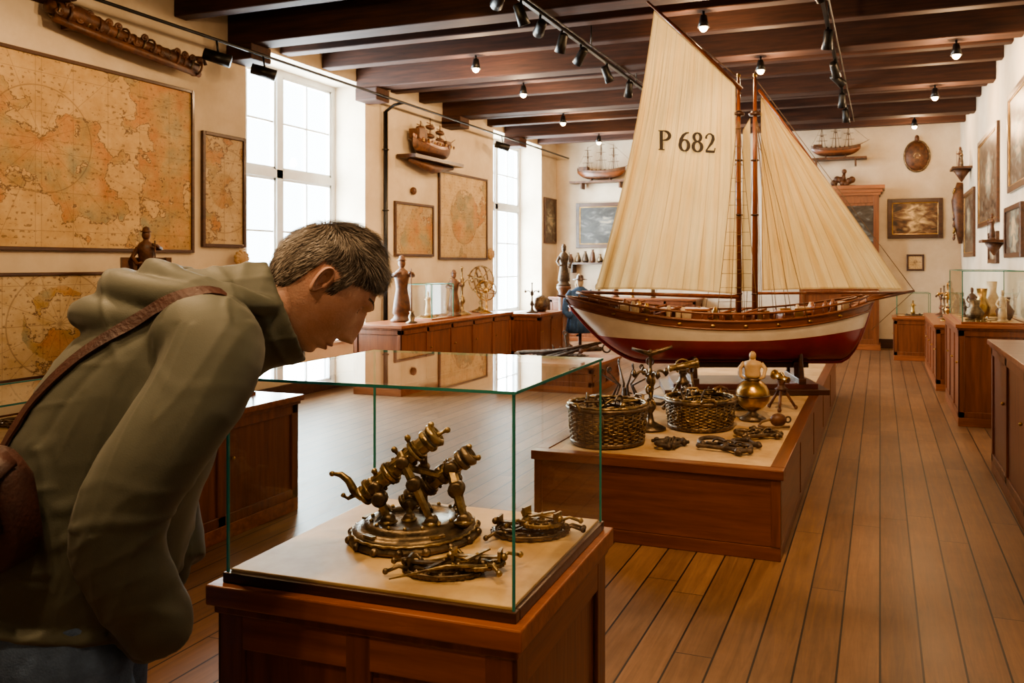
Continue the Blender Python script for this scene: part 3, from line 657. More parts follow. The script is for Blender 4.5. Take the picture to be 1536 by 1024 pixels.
mb=MB()
mb.lathe([(.17,0),(.17,.03),(.03,.05),(.025,.5)],W_DARK,n=16)
mb.lathe([(.20,.40),(.19,.55),(.15,.76),(.18,.98),(.16,1.06),(.08,1.11),(.05,1.13)],CLOTHB,n=24,sy=.75)
for s in (-1,1): mb.tube([(s*.13,0,1.06),(s*.22,0,.92),(s*.25,-.05,.74),(s*.17,-.14,.66)],[.055,.055,.05,.045],CLOTHB,10)
for k in range(10):
    a=2*pi*k/10; mb.tube([(cos(a)*.16,sin(a)*.12,.74),(cos(a)*.20,sin(a)*.15,.42)],[.02,.035],CLOTHB,6)
mb.sph((0,0,1.20),(.055,.06,.08),CREAM,8); mb.lathe([(.12,1.24),(.11,1.25),(.06,1.26),(.05,1.31),(.01,1.32)],W_DARK,n=14)
mb.build('mannequin_in_blue_coat',(-4.5,11.9,0),.5)
mb=MB()
mb.lathe([(.16,0),(.16,.04),(.10,.08),(.09,1.0),(.13,1.06),(.13,1.1)],W_CARVE,n=18); figurine(mb,(0,0,1.1),.75,IRON,seed=4)
mb.build('statue_on_column',(-5.3,13.2,0),.6)
cabinet('',(-6.1,14.45,0),(-3.2,15.07,.85),npx=5,npy=1).build('back_wall_cabinet',bevel=.004)
for k,(x,h,mt) in enumerate(((-5.9,.6,W_CARVE),(-5.6,.45,CREAM),(-5.2,.35,BRASSD),(-4.85,.5,W_CARVE),(-4.5,.3,GOLD),(-4.1,.45,BRASSD))):
    fig('wooden_idol',(x,14.75,.85),h,mt,k+30,.2*k)
mb=MB(); mb.box((-5.0,YB-.15,1.5),(1.9,.28,.035),W_DARK)
for x in (-5.8,-4.2): mb.box((x,YB-.12,1.40),(.03,.22,.17),W_DARK)
mb.build('wall_shelf')
mb=MB()
for k in range(12): mb.lathe([(.04,0),(.055+.01*(k%3),.04),(.04,.1+.03*(k%4)),(.02,.14+.03*(k%4)),(.03,.17+.03*(k%4))],(W_CARVE,BRASSD,IRON)[k%3],(-.85+k*.155,0,0),n=12)
mb.build('shelf_pottery',(-5.0,YB-.15,1.5175))
mb=MB()
x0,x1,y0=-1.35,-.02,YB-.5
mb.bb((x0,y0,.1),(x1,YB-.02,2.68),W_CASE); mb.bb((x0-.03,y0-.03,0),(x1+.03,YB-.02,.1),W_CASEX)
for k,(o,z) in enumerate(((.03,2.68),(.06,2.73),(.10,2.79))): mb.bb((x0-o,y0-o,z),(x1+o,YB-.02,z+.06),W_CASEX)
for xc in (x0+.04,(x0+x1)/2,x1-.04): mb.bb((xc-.045,y0-.02,.1),(xc+.045,y0,2.68),W_CASE)
for z in (.14,1.0,2.6): mb.bb((x0,y0-.018,z-.05),(x1,y0,z+.05),W_CASE)
for xa,xb in ((x0+.09,(x0+x1)/2-.05),((x0+x1)/2+.05,x1-.09)): mb.bb((xa,y0-.006,1.1),(xb,y0-.002,2.5),paintmat('cupboard_glass',5,(0,0,.1),((.03,.02,.015),(.06,.05,.04),(.14,.16,.16),(.3,.3,.28))))
mb.build('tall_wooden_cupboard',bevel=.005)
mb=MB()
for k in range(7): mb.sph((-.15+.05*k,0,.08+.05*sin(k*1.3)+.02*k*(6-k)/6),(.06,.05,.06),W_CARVE,7)
mb.box((0,0,.015),(.42,.16,.03),W_CARVE); mb.tube([(0,0,.1),(.02,0,.26)],[.05,.02],W_CARVE,8); mb.sph((.02,0,.28),.045,W_CARVE,8)
mb.build('carved_animal_sculpture',(-.62,YB-.25,2.852))
cabinet('',(.20,13.2,0),(.78,13.8,.67),npx=1,npy=1).build('small_display_cabinet',bevel=.004)
vit('small_glass_vitrine',(.25,13.25),(.73,13.75),.67,1.04)
mb=MB(); figurine(mb,(0,0,0),.24,GOLD); relic(mb,(0,-.05,0),.13,BRASSD,2); mb.build('gilded_relic',(.49,13.5,.683))
cabinet('',(.68,8.05,0),(1.28,9.6,.94),npx=1,npy=3).build('display_cabinet',bevel=.004)
vit('tabletop_vitrine',(.72,8.1),(1.25,9.5),.94,1.43)
mb=MB()
for k,(x,y,h,mt) in enumerate(((.85,8.35,.20,BRASSD),(1.08,8.3,.30,CREAM),(.95,8.7,.30,GOLD),(.9,9.1,.3,W_CARVE),(1.1,9.2,.36,CREAM),(.82,8.95,.15,IRON),(1.14,8.6,.22,W_CARVE))):
    if k%2==0: mb.lathe([(.05,0),(.07,.03),(.085,h*.4),(.04,h*.7),(.05,h),(.035,h*.98)],mt,(x,y,0),n=18)
    else: figurine(mb,(x,y,0),h,mt,seed=k)
relic(mb,(.85,8.25,0),.09,BRASS,5); relic(mb,(1.05,8.5,0),.10,CREAM,6,th=1.4)
mb.build('vitrine_antiques',(0,0,.953))
cabinet('',(.62,10.2,0),(1.28,12.6,.78),npx=1,npy=4).build('sideboard_cabinet',bevel=.004)
for k in range(8):
    mb=MB(); h=.28+.1*((k*37)%5)/2
    (figurine if k%2 else candel)(mb,(0,0,0),h,(W_CARVE,BRASSD,GOLD)[k%3],seed=k); mb.build('tribal_statuette' if k%2 else 'bronze_candlestick',(.80+.14*(k%2),10.35+k*.29,.78),-1)
cabinet('',(.76,3.6,0),(1.28,6.4,.95),npx=1,npy=4).build('side_counter_cabinet',bevel=.004)

# ------------------------------------------------------------------ plinth
mb=MB(); x0,x1,y0,y1,h=-1.82,-.47,4.09,9.4,.462
mb.bb((x0+.02,y0+.02,.06),(x1-.02,y1-.02,h-.03),W_PLY)
mb.bb((x0,y0,0),(x1,y1,.07),W_PL)
mb.bb((x0-.015,y0-.015,h-.05),(x1+.015,y0+.06,h),W_PL); mb.bb((x0-.015,y1-.06,h-.05),(x1+.015,y1+.015,h),W_PL)
mb.bb((x0-.015,y0+.06,h-.05),(x0+.06,y1-.06,h),W_PLY); mb.bb((x1-.06,y0+.06,h-.05),(x1+.015,y1-.06,h),W_PLY)
mb.bb((x0+.06,y0+.06,h-.03),(x1-.06,y1-.06,h-.004),W_BOARD)
mb.bb((x0+.02,y0,.07),(x1-.02,y0+.02,h-.05),W_PL)
for x in (x0,x1-.05): mb.bb((x,y0-.004,.07),(x+.05,y0+.02,h-.05),W_CASE)
mb.bb((x1-.02,y0,.07),(x1,y1,h-.05),W_PLY)
for k in range(1,5): mb.bb((x1-.01,y0+(y1-y0)*k/5-.03,.07),(x1+.004,y0+(y1-y0)*k/5+.03,h-.05),W_PLY)
mb.build('exhibit_plinth',bevel=.004)
PZ=.462
def basket(name,loc,R,H,seed,mat=BRASSW):
    mb=MB(); rnd=random.Random(seed); n=96
    prof=lambda t:R*(.92+.10*t)
    for k in range(17):
        z=H*(.04+.80*k/16); r=prof(z/H)
        mb.tube([((r+.006*sin(24*a+pi*k))*cos(a),(r+.006*sin(24*a+pi*k))*sin(a),z) for a in [2*pi*i/n for i in range(n)]],.0052,mat,6,closed=True)
    for k in range(24):
        a=2*pi*k/24; mb.tube([(prof(0)*cos(a),prof(0)*sin(a),0.01),(prof(1)*cos(a),prof(1)*sin(a),H*.95)],.0075,BRASSD,6)
    for k in range(12):
        a=2*pi*k/12; mb.torus((prof(.5)*cos(a)*1.02,prof(.5)*sin(a)*1.02,H*.5),.028,.005,BRASS,axis=(cos(a),sin(a),0),n=14,m=6)
    mb.lathe([(R*.93,.0),(R*.97,.010),(R*.97,.025),(R*.93,.03),(R*.9,.01)],BRASSD,n=48); mb.torus((0,0,H*.93),R*1.03,.013,BRASSD,n=48); mb.torus((0,0,H),R*1.0,.009,BRASS,n=72,wob=.007,k=24)
    mb.lathe([(R*.93,.012),(R*.93,.03),(.001,.032)],IRON,n=32)
    mb.lathe([(R*.90,.03),(R*.93,H*.62),(.001,H*.66)],IRON,n=24)
    for s in (-1,1): mb.tube([(s*R*1.02,-.05,H*.9),(s*R*1.10,-.03,H*1.10),(s*R*1.10,.03,H*1.10),(s*R*1.02,.05,H*.9)],.009,mat,6)
    for k in range(8):
        a=rnd.uniform(0,6.28);b_=a+rnd.uniform(2,4);z=H*.7
        p=V((cos(a)*R*.7,sin(a)*R*.7,z)); q=V((cos(b_)*R*.8,sin(b_)*R*.8,z+rnd.uniform(.02,.10)))
        mb.tube([p,(p+q)/2+V((0,0,rnd.uniform(.01,.06))),q],.007,(IRON,BRASS,BRASSD)[k%3],6)
        if k%3==0: mb.sph(q,.016,BRASS,7)
    for k in range(3): mb.curl((rnd.uniform(-.1,.1),rnd.uniform(-.1,.1),H*.85),(rnd.uniform(-1,1),.2,.3),(0,0,1),.045,.007,BRASSD)
    return mb.build(name,loc,seed)
basket('woven_metal_basket',(-1.50,4.42,PZ),.225,.225,1)
basket('woven_metal_basket',(-1.08,5.02,PZ),.215,.19,2)
mb=MB(); candel(mb,(0,0,0),.50,BRASSD,.3)
for k in range(5): mb.curl((0,0,.12+.05*k),(cos(k*2),sin(k*2),0),(0,0,1),.035,.008,BRASS)
mb.tube([(-.12,0,.50),(0,0,.47),(.14,0,.52)],[.01,.018,.01],BRASSD,8); mb.build('ornate_brass_stand',(-1.36,4.84,PZ))
mb=MB()
for k in range(6):
    a=k*1.05; mb.tube([(cos(a)*.05,sin(a)*.05,0.01),(cos(a)*.10,sin(a)*.10,.12),(cos(a)*.05,sin(a)*.05,.22),(cos(a)*.16,sin(a)*.12,.28+.03*(k%3))],[.010,.009,.008,.005],IRON,7)
    mb.curl((cos(a)*.16,sin(a)*.12,.28+.03*(k%3)),(cos(a),sin(a),0),(0,0,1),.022,.005,IRON)
mb.lathe([(.12,0),(.12,.015),(.03,.04),(.02,.2)],IRON,n=18); mb.build('wrought_iron_stand',(-1.62,5.15,PZ))
mb=MB(); grapnel(mb,(0,0,.0),.30,IRON,.3); grapnel(mb,(.28,.10,.0),.24,BRASSD,.9); mb.tube([(-.05,.3,.02),(.35,-.12,.05)],.014,IRON,8); mb.build('iron_grapnels',(-1.58,5.62,PZ))
mb=MB(); tripod(mb,(0,0,0),.42,BRASSD,BRASS); mb.build('brass_tripod_instrument',(-1.30,5.46,PZ),.4)
mb=MB(); tripod(mb,(0,0,0),.30,W_CARVE,GOLD); mb.build('brass_tripod_instrument',(-.66,5.78,PZ),2.2)
mb=MB(); relic(mb,(0,0,0),.15,BRASSD,91,sy=.8,th=1.2); mb.barrel((-.16,.02,.06),(.16,.0,.06),[(0,.02),(.1,.03),(.2,.022),(.6,.028),(.9,.035),(1,.02)],BRASS); mb.build('bronze_navigation_instrument',(-1.0,5.76,PZ),.4)
mb=MB() # ship bell on a little stand
for s in (-1,1): mb.tube([(s*.075,0,.01),(s*.07,0,.13),(s*.04,0,.19),(0,0,.205)],.009,W_CARVE,8)
mb.box((0,0,.008),(.19,.10,.016),W_CARVE); mb.lathe([(.055,.06),(.058,.065),(.04,.09),(.034,.13),(.022,.155),(.006,.165),(.006,.20)],GOLD,n=20); mb.sph((0,0,.058),.012,IRON,7)
mb.build('ship_bell',(-1.02,5.39,PZ),.3)
mb=MB() # wooden pulley block
mb.sph((0,0,.045),(.055,.035,.042),W_CARVE,12); mb.annul((0,0,.045),.012,.03,.012,BRASSD); mb.torus((.065,0,.045),.018,.006,IRON,axis=(0,1,0),n=16); mb.tube([(-.05,0,.05),(-.10,.03,.03),(-.13,.0,.012),(-.10,-.05,.012),(-.03,-.07,.012),(.05,-.06,.012)],.008,ROPE,7)
mb.build('wooden_pulley_block',(-.61,5.17,PZ),.5)
mb=MB() # hourglass
for z in (0,.19): mb.lathe([(.055,z),(.06,z+.006),(.055,z+.014)],BRASSD,n=20)
mb.lathe([(.042,.014),(.046,.04),(.03,.08),(.006,.10),(.03,.12),(.046,.16),(.042,.19)],CREAM,n=18)
for k in range(4): a=k*pi/2+.4; mb.tube([(cos(a)*.05,sin(a)*.05,.01),(cos(a)*.05,sin(a)*.05,.195)],.005,BRASSD,6)
mb.build('hourglass',(-1.68,4.78,PZ))
mb=MB()
mb.lathe([(.085,0),(.09,.012),(.05,.03),(.025,.05),(.03,.06)],BRASSD,n=28)
mb.sph((0,0,.165),(.112,.112,.108),GOLD,16)
mb.torus((0,0,.165),.112,.006,BRASSD,n=32); mb.lathe([(.05,.262),(.055,.27),(.04,.28)],BRASSD,n=20)
mb.lathe([(.045,.275),(.055,.30),(.05,.33),(.06,.36),(.055,.385),(.022,.395),(.02,.405)],W_BOARD,n=18,sy=.7); mb.sph((0,0,.425),(.024,.026,.03),W_BOARD,8)
for s in (-1,1): mb.tube([(s*.055,0,.375),(s*.085,0,.34),(s*.075,-.02,.29),(s*.05,-.03,.275)],[.016,.014,.012,.010],W_BOARD,8)
mb.build('figure_on_brass_globe',(-.80,5.36,PZ))
for k,(x,y,R) in enumerate(((-.80,4.50,.19),(-.70,4.86,.14),(-1.14,4.42,.10))):
    mb=MB(); shackles(mb,R,(IRON,BRASSD)[k%2],50+k); mb.build('iron_shackles',(x,y,PZ),k*.8)

# ------------------------------------------------------------------ big sailing ship
ship=bpy.data.objects.new('sailing_ship_model',None); COL.objects.link(ship)
TH=math.atan(.35); ship.location=(-1.04,6.63,0); ship.rotation_euler=(0,0,TH)
def zk(x):
    if x<-.85: return .70+.50*((-.85-x)/.635)**1.7
    if x>.75: return .70+.55*((x-.75)/.295)**2.2
    return .70
def zs(x):
    c=-.15; t=(x-c)/1.3
    return 1.045+.17*t*t
def zr(x): return .89+.03*((x+.15)/1.2)**2+(.07*max(0,x)**1.5)
mb=MB()
st=hull(mb,-1.485,1.045,.36,zk,zs,zr,.062,(RED,HWHITE,W_SHIP),64,deck=W_SHIP,dz=.05)
mb.tube([(x,0,zk(x)-.008) for x in np.linspace(-1.46,1.035,50)],.018,RED,8)
def hb(x):
    t=(x+1.485)/2.53; return .36*max(0,1-abs(2*t-1)**2.6)**.75
for s in (-1,1):
    pts=[(x,s*hb(x),zs(x)+.06) for x in np.linspace(-1.40,.98,40)]
    mb.tube(pts,.009,W_SHIP,6)
    for x in np.linspace(-1.38,.96,30): mb.tube([(x,s*hb(x),zs(x)),(x,s*hb(x),zs(x)+.06)],.006,W_SHIP,5)
    for x in np.linspace(-1.1,.7,8): mb.sph((x,s*(hb(x)+.006),zs(x)-.035),(.018,.01,.012),GOLD,6)
mb.tube([(.80,0,1.10),(1.05,0,1.215),(1.385,0,1.275)],[.025,.024,.010],W_SHIP,10)
mb.tube([(.95,-.1,1.19),(1.28,0,1.26)],.006,W_SHIP,6); mb.tube([(.95,.1,1.19),(1.28,0,1.26)],.006,W_SHIP,6)
mb.tube([(-1.56,0,1.235),(-1.30,0,1.20),(-1.0,0,1.15)],[.008,.02,.02],W_SHIP,8)
mb.box((-.55,0,1.06),(.42,.26,.12),W_SHIP); mb.box((-.55,0,1.125),(.46,.30,.015),W_CASEX)
mb.box((.42,0,1.05),(.30,.24,.10),W_SHIP); mb.box((.42,0,1.105),(.33,.27,.015),W_CASEX)
mb.box((-.97,0,1.11),(.18,.2,.1),CREAM)
rnd=random.Random(11)
for k in range(56):
    x=rnd.uniform(-1.15,.85); y=rnd.uniform(-.6,.3)*hb(x); z=zs(x)-.05
    j=k%4
    if j==0: mb.torus((x,y,z+.012),.045,.012,ROPE,n=18); mb.torus((x,y,z+.03),.04,.011,ROPE,n=18)
    elif j==1: mb.lathe([(.02,0),(.03,.03),(.02,.07),(.028,.09),(.01,.14)],(GOLD,W_SHIP,CREAM)[k%3],(x,y,z),n=10)
    elif j==2: mb.box((x,y,z+.055),(.09,.05,.11),(CREAM,W_SHIP,GOLD)[k%3],rz=rnd.random())
    else: mb.tube([(x-.1,y,z+.07),(x+.12,y+.03,z+.13)],.009,(GOLD,W_MAST)[k%2],6)
for x,h in ((-.066,3.05),(.07,3.05)):
    mb.tube([(x,0,.95),(x,0,2.4),(x,0,h)],[.026,.022,.012],W_MAST,12); mb.sph((x,0,h),.018,GOLD,8)
    for z in (1.25,1.9,2.35,2.75): mb.torus((x,0,z),.027,.008,W_DARK,n=16)
    mb.lathe([(.05,0),(.05,.02),(.03,.03)],W_DARK,(x,0,2.72),n=12)
mb.tube([(-.045,-.02,2.93),(-.40,-.02,3.27),(-.82,-.02,3.655)],[.02,.018,.010],W_MAST,10)
mb.tube([(-.07,-.02,1.225),(-1.36,-.02,1.265)],[.018,.013],W_MAST,10)
mb.tube([(.09,-.02,1.255),(1.30,-.02,1.262)],[.012,.010],W_MAST,10)
mb.tube([(.10,-.012,2.93),(.50,-.012,2.395),(.72,-.012,2.09)],[.014,.012,.008],W_MAST,8)
def rope(a,b_,sag=0,r=.0028):
    a=V(a);b_=V(b_); mb.tube([a.lerp(b_,t)-V((0,0,sag*4*t*(1-t))) for t in [i/6 for i in range(7)]],r,ROPE,5)
for s in (-1,1):
    for k in range(4):
        rope((-.066,0,2.74),(-.30+.11*k,s*hb(-.2),zs(-.2)),0); rope((.07,0,2.74),(.06+.12*k,s*hb(.2),zs(.2)),0)
    for z in np.arange(1.2,2.5,.11):
        t=(2.74-z)/(2.74-zs(0)); rope((-.066-.23*t,s*.35*t,z),(-.066+.09*t,s*.35*t,z),0,.002)
rope((.07,0,3.03),(1.38,0,1.28)); rope((-.80,-.02,3.64),(-.066,0,3.03)); rope((-.5,-.02,3.36),(-.066,0,3.04))
rope((-.066,0,3.03),(.07,0,3.03)); rope((1.38,0,1.27),(1.03,0,.95)); rope((-1.36,-.02,1.27),(-1.2,0,1.13)); rope((.07,0,2.5),(1.0,0,1.2))
for k in range(12):
    t=k/11; mb.torus((-.07,-.012,1.3+1.6*t),.028,.003,ROPE,n=12)
mb.build('hull_and_rigging',parent=ship)
def billow_main(x,z):
    u=min(1,max(0,(x+1.3)/1.23)); v=min(1,max(0,(z-1.2)/2.4))
    return -.02-.11*sin(pi*u**.8)*sin(pi*min(1,v*.85+.1))
def billow_fore(x,z):
    u=min(1,max(0,(x-.1)/1.2)); v=min(1,max(0,(z-1.2)/1.7))
    return -.015-.09*sin(pi*u)*sin(pi*min(1,v*.8+.15))
def sail(name,P00,P10,P11,P01,bf,nu=60,nv=80,lc=0,foot=0,wr=.0035,seed=0):
    vs=[];uv=[];fs=[]
    for j in range(nv+1):
        v=j/nv
        for i in range(nu+1):
            u=i/nu
            a=V(P00).lerp(V(P10),u); b_=V(P01).lerp(V(P11),u); p=a.lerp(b_,v)
            p.x+=lc*sin(pi*v)*(1-u); p.y-=foot*sin(pi*u)*(1-v)**3
            y=bf(p.x,p.y)+wr*noise.noise(V((u*16+seed,v*2.5,0)))*(1.5-v)
            vs.append((p.x,y,p.y)); uv.append((u,v))
    n=nu+1
    for j in range(nv):
        for i in range(nu): fs.append((j*n+i,j*n+i+1,(j+1)*n+i+1,(j+1)*n+i))
    me=bpy.data.meshes.new(name); me.from_pydata(vs,[],fs); me.materials.append(SAIL)
    l=me.uv_layers.new(name='UVMap')
    for lp in me.loops: l.data[lp.index].uv=uv[lp.vertex_index]
    for p in me.polygons: p.use_smooth=True
    o=bpy.data.objects.new(name,me); COL.objects.link(o); o.parent=ship; return o
sail('mainsail',(-1.25,1.285),(-.085,1.245),(-.095,2.96),(-.765,3.575),billow_main,lc=.05,foot=-.02,wr=.018)
sail('foresail',(.125,1.275),(1.29,1.285),(.135,2.86),(.115,2.87),billow_fore,foot=-.015,wr=.016,seed=5)
sail('staysail',(-.04,1.27),(.045,1.27),(.03,2.7),(-.03,2.6),lambda x,z:.0,nu=8,nv=20,seed=9)
INK=pmat('black_ink',(.030,.022,.018),(.045,.032,.022),rough=.8)
def ribbon(mb,pts,ws,closed=False):
    P=[V((p[0],p[1])) for p in pts]; vs=[];fs=[];m_=len(P)
    for i in range(m_):
        t=(P[(i+1)%m_]-P[i-1]) if closed else (P[min(i+1,m_-1)]-P[max(i-1,0)])
        t.normalize(); nn=V((-t.y,t.x)); w=ws[i]/2
        vs+= [P[i]+nn*w,P[i]-nn*w]
    out=[]
    X0,Z0,S=-.735,2.415,.160
    for p in vs:
        x=X0+p.x*S; z=Z0+p.y*S-.035*p.x*S
        out.append((x,billow_main(x,z)-.019,z))
    for i in range(m_ if closed else m_-1):
        a=2*i;c=2*((i+1)%m_); fs.append((a,a+1,c+1,c))
    mb.add(out,fs,INK)
mb=MB()
def seg(a,b_,w,n=6): ribbon(mb,[(a[0]+(b_[0]-a[0])*i/n,a[1]+(b_[1]-a[1])*i/n) for i in range(n+1)],[w]*(n+1))
seg((.13,0),(.13,1),.17); seg((-.02,.025),(.30,.025),.06); seg((-.02,.975),(.2,.975),.06)
pts=[(.13+.0,.975)]+[(.25+.30*sin(a),.74+.235*cos(a)) for a in np.linspace(0,pi,16)]+[(.13,.505)]
ribbon(mb,pts,[.06]+[.06+.12*sin(a) for a in np.linspace(0,pi,16)]+[.06])
ox=1.05
ribbon(mb,[(ox+.26+.22*cos(a),.30+.28*sin(a)) for a in np.linspace(0,2*pi,28,endpoint=False)],[.07+.11*abs(cos(a)) for a in np.linspace(0,2*pi,28,endpoint=False)],True)
ribbon(mb,[(ox+.50,.95),(ox+.36,.93),(ox+.20,.80),(ox+.08,.58),(ox+.045,.32)],[.06,.10,.15,.17,.16])
ox=1.72
ribbon(mb,[(ox+.26+.18*cos(a),.75+.21*sin(a)) for a in np.linspace(0,2*pi,26,endpoint=False)],[.07+.09*abs(cos(a)) for a in np.linspace(0,2*pi,26,endpoint=False)],True)
ribbon(mb,[(ox+.26+.22*cos(a),.27+.25*sin(a)) for a in np.linspace(0,2*pi,26,endpoint=False)],[.07+.11*abs(cos(a)) for a in np.linspace(0,2*pi,26,endpoint=False)],True)
ox=2.38
ribbon(mb,[(ox+.05,.70),(ox+.07,.84),(ox+.17,.95),(ox+.30,.96),(ox+.41,.86),(ox+.42,.70),(ox+.34,.50),(ox+.18,.28),(ox+.04,.08)],[.12,.09,.07,.08,.15,.18,.15,.09,.07])
seg((ox+.02,.06),(ox+.48,.06),.13); seg((ox+.47,.02),(ox+.52,.26),.06)
mb.build('sail_number',parent=ship)
mb=MB()
mb.box((-.05,-.0,.484),(1.30,.62,.042),W_DARK); mb.box((-.05,0,.524),(1.15,.5,.04),pmat('cradle_red',(.09,.02,.015),(.05,.012,.01),rough=.4))
for x in (-.45,.0,.40):
    mb.box((x,0,.56),(.06,.5,.05),W_DARK)
    mb.box((x,0,.63),(.05,.14,.13),W_DARK)
    for s in (-1,1): mb.tube([(x,s*.22,.58),(x,s*.19,.72),(x,s*.20,.80)],[.022,.02,.012],W_DARK,8)
mb.box((-.02,0,.665),(1.05,.06,.04),W_DARK)
mb.build('display_cradle',parent=ship,bevel=.004)

# ------------------------------------------------------------------ foreground display case
case=bpy.data.objects.new('glass_display_case',None); COL.objects.link(case)
case.location=(-.645,1.388,0); case.rotation_euler=(0,0,math.radians(2.0))
W,D=.745,.63
mb=MB()
mb.bb((-W+.03,.03,.0),(-.03,D-.03,.755),W_CASE)
mb.bb((-W,0,.755),(0,D,.80),W_CASEX)
mb.bb((-W+.012,.012,.735),(-.012,D-.012,.755),W_CASE)
for x0,x1 in ((-W+.018,-W+.085),(-.085,-.018),(-W/2-.03,-W/2+.03)):
    mb.bb((x0,.018,0),(x1,.03,.735),W_CASE); mb.bb((x0,D-.03,0),(x1,D-.018,.735),W_CASE)
mb.bb((-W+.018,.019,.66),(-.018,.03,.735),W_CASEX); mb.bb((-W+.018,.019,0),(-.018,.03,.10),W_CASEX)
for y0,y1 in ((.018,.085),(D-.085,D-.018)):
    mb.bb((-.03,y0,0),(-.018,y1,.735),W_CASE); mb.bb((-W+.018,y0,0),(-W+.03,y1,.735),W_CASE)
for x in ((-.03,-.019),(-W+.019,-W+.03)):
    mb.bb((x[0],.018,.66),(x[1],D-.018,.735),W_CASEY); mb.bb((x[0],.018,0),(x[1],D-.018,.10),W_CASEY)
mb.build('wooden_base',bevel=.004,parent=case)
gx0,gx1,gy0,gy1,gz0,gz1=-W+.035,-.028,.03,D-.03,.80,1.245
mb=MB()
mb.bb((gx0+.004,gy0+.004,.8),(gx1-.004,gy1-.004,.828),W_BOARD)
for a,b_ in (((gx0-.008,gy0-.008,.8),(gx1+.008,gy0+.012,.822)),((gx0-.008,gy1-.012,.8),(gx1+.008,gy1+.008,.822)),((gx0-.008,gy0+.012,.8),(gx0+.012,gy1-.012,.822)),((gx1-.012,gy0+.012,.8),(gx1+.008,gy1-.012,.822))): mb.bb(a,b_,W_DARK)
mb.build('display_floor',bevel=.002,parent=case)
mb=MB(); z0=.822
for q in (((gx0,gy0,z0),(gx1,gy0,z0),(gx1,gy0,gz1),(gx0,gy0,gz1)),((gx0,gy1,z0),(gx1,gy1,z0),(gx1,gy1,gz1),(gx0,gy1,gz1)),((gx0,gy0,z0),(gx0,gy1,z0),(gx0,gy1,gz1),(gx0,gy0,gz1)),((gx1,gy0,z0),(gx1,gy1,z0),(gx1,gy1,gz1),(gx1,gy0,gz1))):
    mb.add(q,[(0,1,2,3)],GLASS)
o_=.006
mb.add([(gx0-o_,gy0-o_,gz1+.006),(gx1+o_,gy0-o_,gz1+.006),(gx1+o_,gy1+o_,gz1+.006),(gx0-o_,gy1+o_,gz1+.006)],[(0,1,2,3)],GLASS)
for a,b_ in (((gx0-o_,gy0-o_,gz1),(gx1+o_,gy0-o_+.003,gz1+.006)),((gx0-o_,gy1+o_-.003,gz1),(gx1+o_,gy1+o_,gz1+.006)),((gx0-o_,gy0,gz1),(gx0-o_+.003,gy1,gz1+.006)),((gx1+o_-.003,gy0,gz1),(gx1+o_,gy1,gz1+.006))): mb.bb(a,b_,GEDGE)
for x in (gx0,gx1):
    for y in (gy0,gy1): mb.bb((x-.0025,y-.0025,z0),(x+.0025,y+.0025,gz1),GEDGE)
mb.build('glass_panes',parent=case)
mb=MB()
mb.lathe([(.150,0),(.158,.004),(.158,.012),(.146,.018),(.148,.026),(.133,.032),(.116,.036),(.120,.042),(.105,.048),(.085,.048),(.082,.044),(.001,.044)],BRASSD,n=48)
mb.torus((0,0,.022),.149,.004,BRASS,n=90,wob=.003,k=30)
for k in range(16):
    a=2*pi*k/16; mb.sph((cos(a)*.156,sin(a)*.156,.010),(.010,.010,.010),BRASSD,7); mb.sph((cos(a)*.104,sin(a)*.104,.050),.005,BRASS,6)
for k in range(5):
    a=2*pi*k/5+.3; mb.box((cos(a)*.135,sin(a)*.135,.034),(.035,.012,.006),BRASS,rz=a+pi/2)
def arm(p0,p1,r,m1,m2,hexn=8):
    p0=V(p0);p1=V(p1);d=(p1-p0);L=d.length;d.normalize()
    mb.tube([p0,p1],r,m1,hexn,smooth=False)
    for t,rr,w in ((0,1.25,.010),(.10,1.45,.008),(.16,1.2,.018),(.36,1.3,.006),(.40,1.45,.010),(.44,1.3,.006),(.64,1.3,.016),(.78,1.45,.008),(.83,1.3,.006),(.97,1.4,.014)):
        c=p0+d*(L*t); mb.lathe([(r*.6,-w/2),(r*rr*.93,-w/2),(r*rr,-w/4),(r*rr,w/4),(r*rr*.93,w/2),(r*.6,w/2)],m2,c,d,18,smooth=False)
    for t in (.25,.52,.70):
        c=p0+d*(L*t)
        for k in range(4):
            a=k*pi/2+.5; o=d.orthogonal().normalized(); w_=d.cross(o); q=c+(o*cos(a)+w_*sin(a))*r*1.02; mb.sph(q,r*.22,m2,6)
    e=p1+d*.006
    mb.lathe([(r*1.3,0),(r*1.5,.010),(r*1.15,.018),(r*.9,.018),(r*.8,.004),(.001,.004)],m2,e,d,18)
arm((-.120,-.020,.105),(.040,-.012,.240),.0215,BRASS,BRASS)
arm((-.030,.030,.072),(.118,.020,.185),.0195,BRASS,BRASSD)
def strut(p,q,r=.0085,m_=BRASS,kn=.4):
    p=V(p);q=V(q); k=p.lerp(q,kn)+V((0,-.004,.006))
    mb.tube([p,k],[r,r*1.15],m_,6,smooth=False); mb.tube([k,q],[r*1.1,r*.8],m_,6,smooth=False)
    for c,rr in ((p,1.5),(k,1.7),(q,1.5)): mb.lathe([(r*rr*.7,-r*1.3),(r*rr,-r),(r*rr,r),(r*rr*.7,r*1.3)],BRASSD,c,(0,1,.1),12)
    mb.lathe([(r*1.9,-.004),(r*2.2,0),(r*1.2,.006)],m_,(q.x,q.y,q.z-.003),(0,0,1),12)
strut((-.020,-.038,.190),(.052,-.055,.052),.0105)
strut((-.088,-.036,.128),(-.055,-.045,.052),.0110)
strut((-.095,-.005,.125),(-.085,.045,.050),.0085,BRASSD)
strut((.088,.005,.165),(.128,-.035,.050),.0120,BRASS,.45)
strut((.090,.040,.165),(.095,.080,.050),.0090,BRASSD)
strut((.020,.005,.225),(.012,.060,.052),.0085,BRASSD)
strut((-.012,.012,.085),(-.010,-.02,.050),.0090)
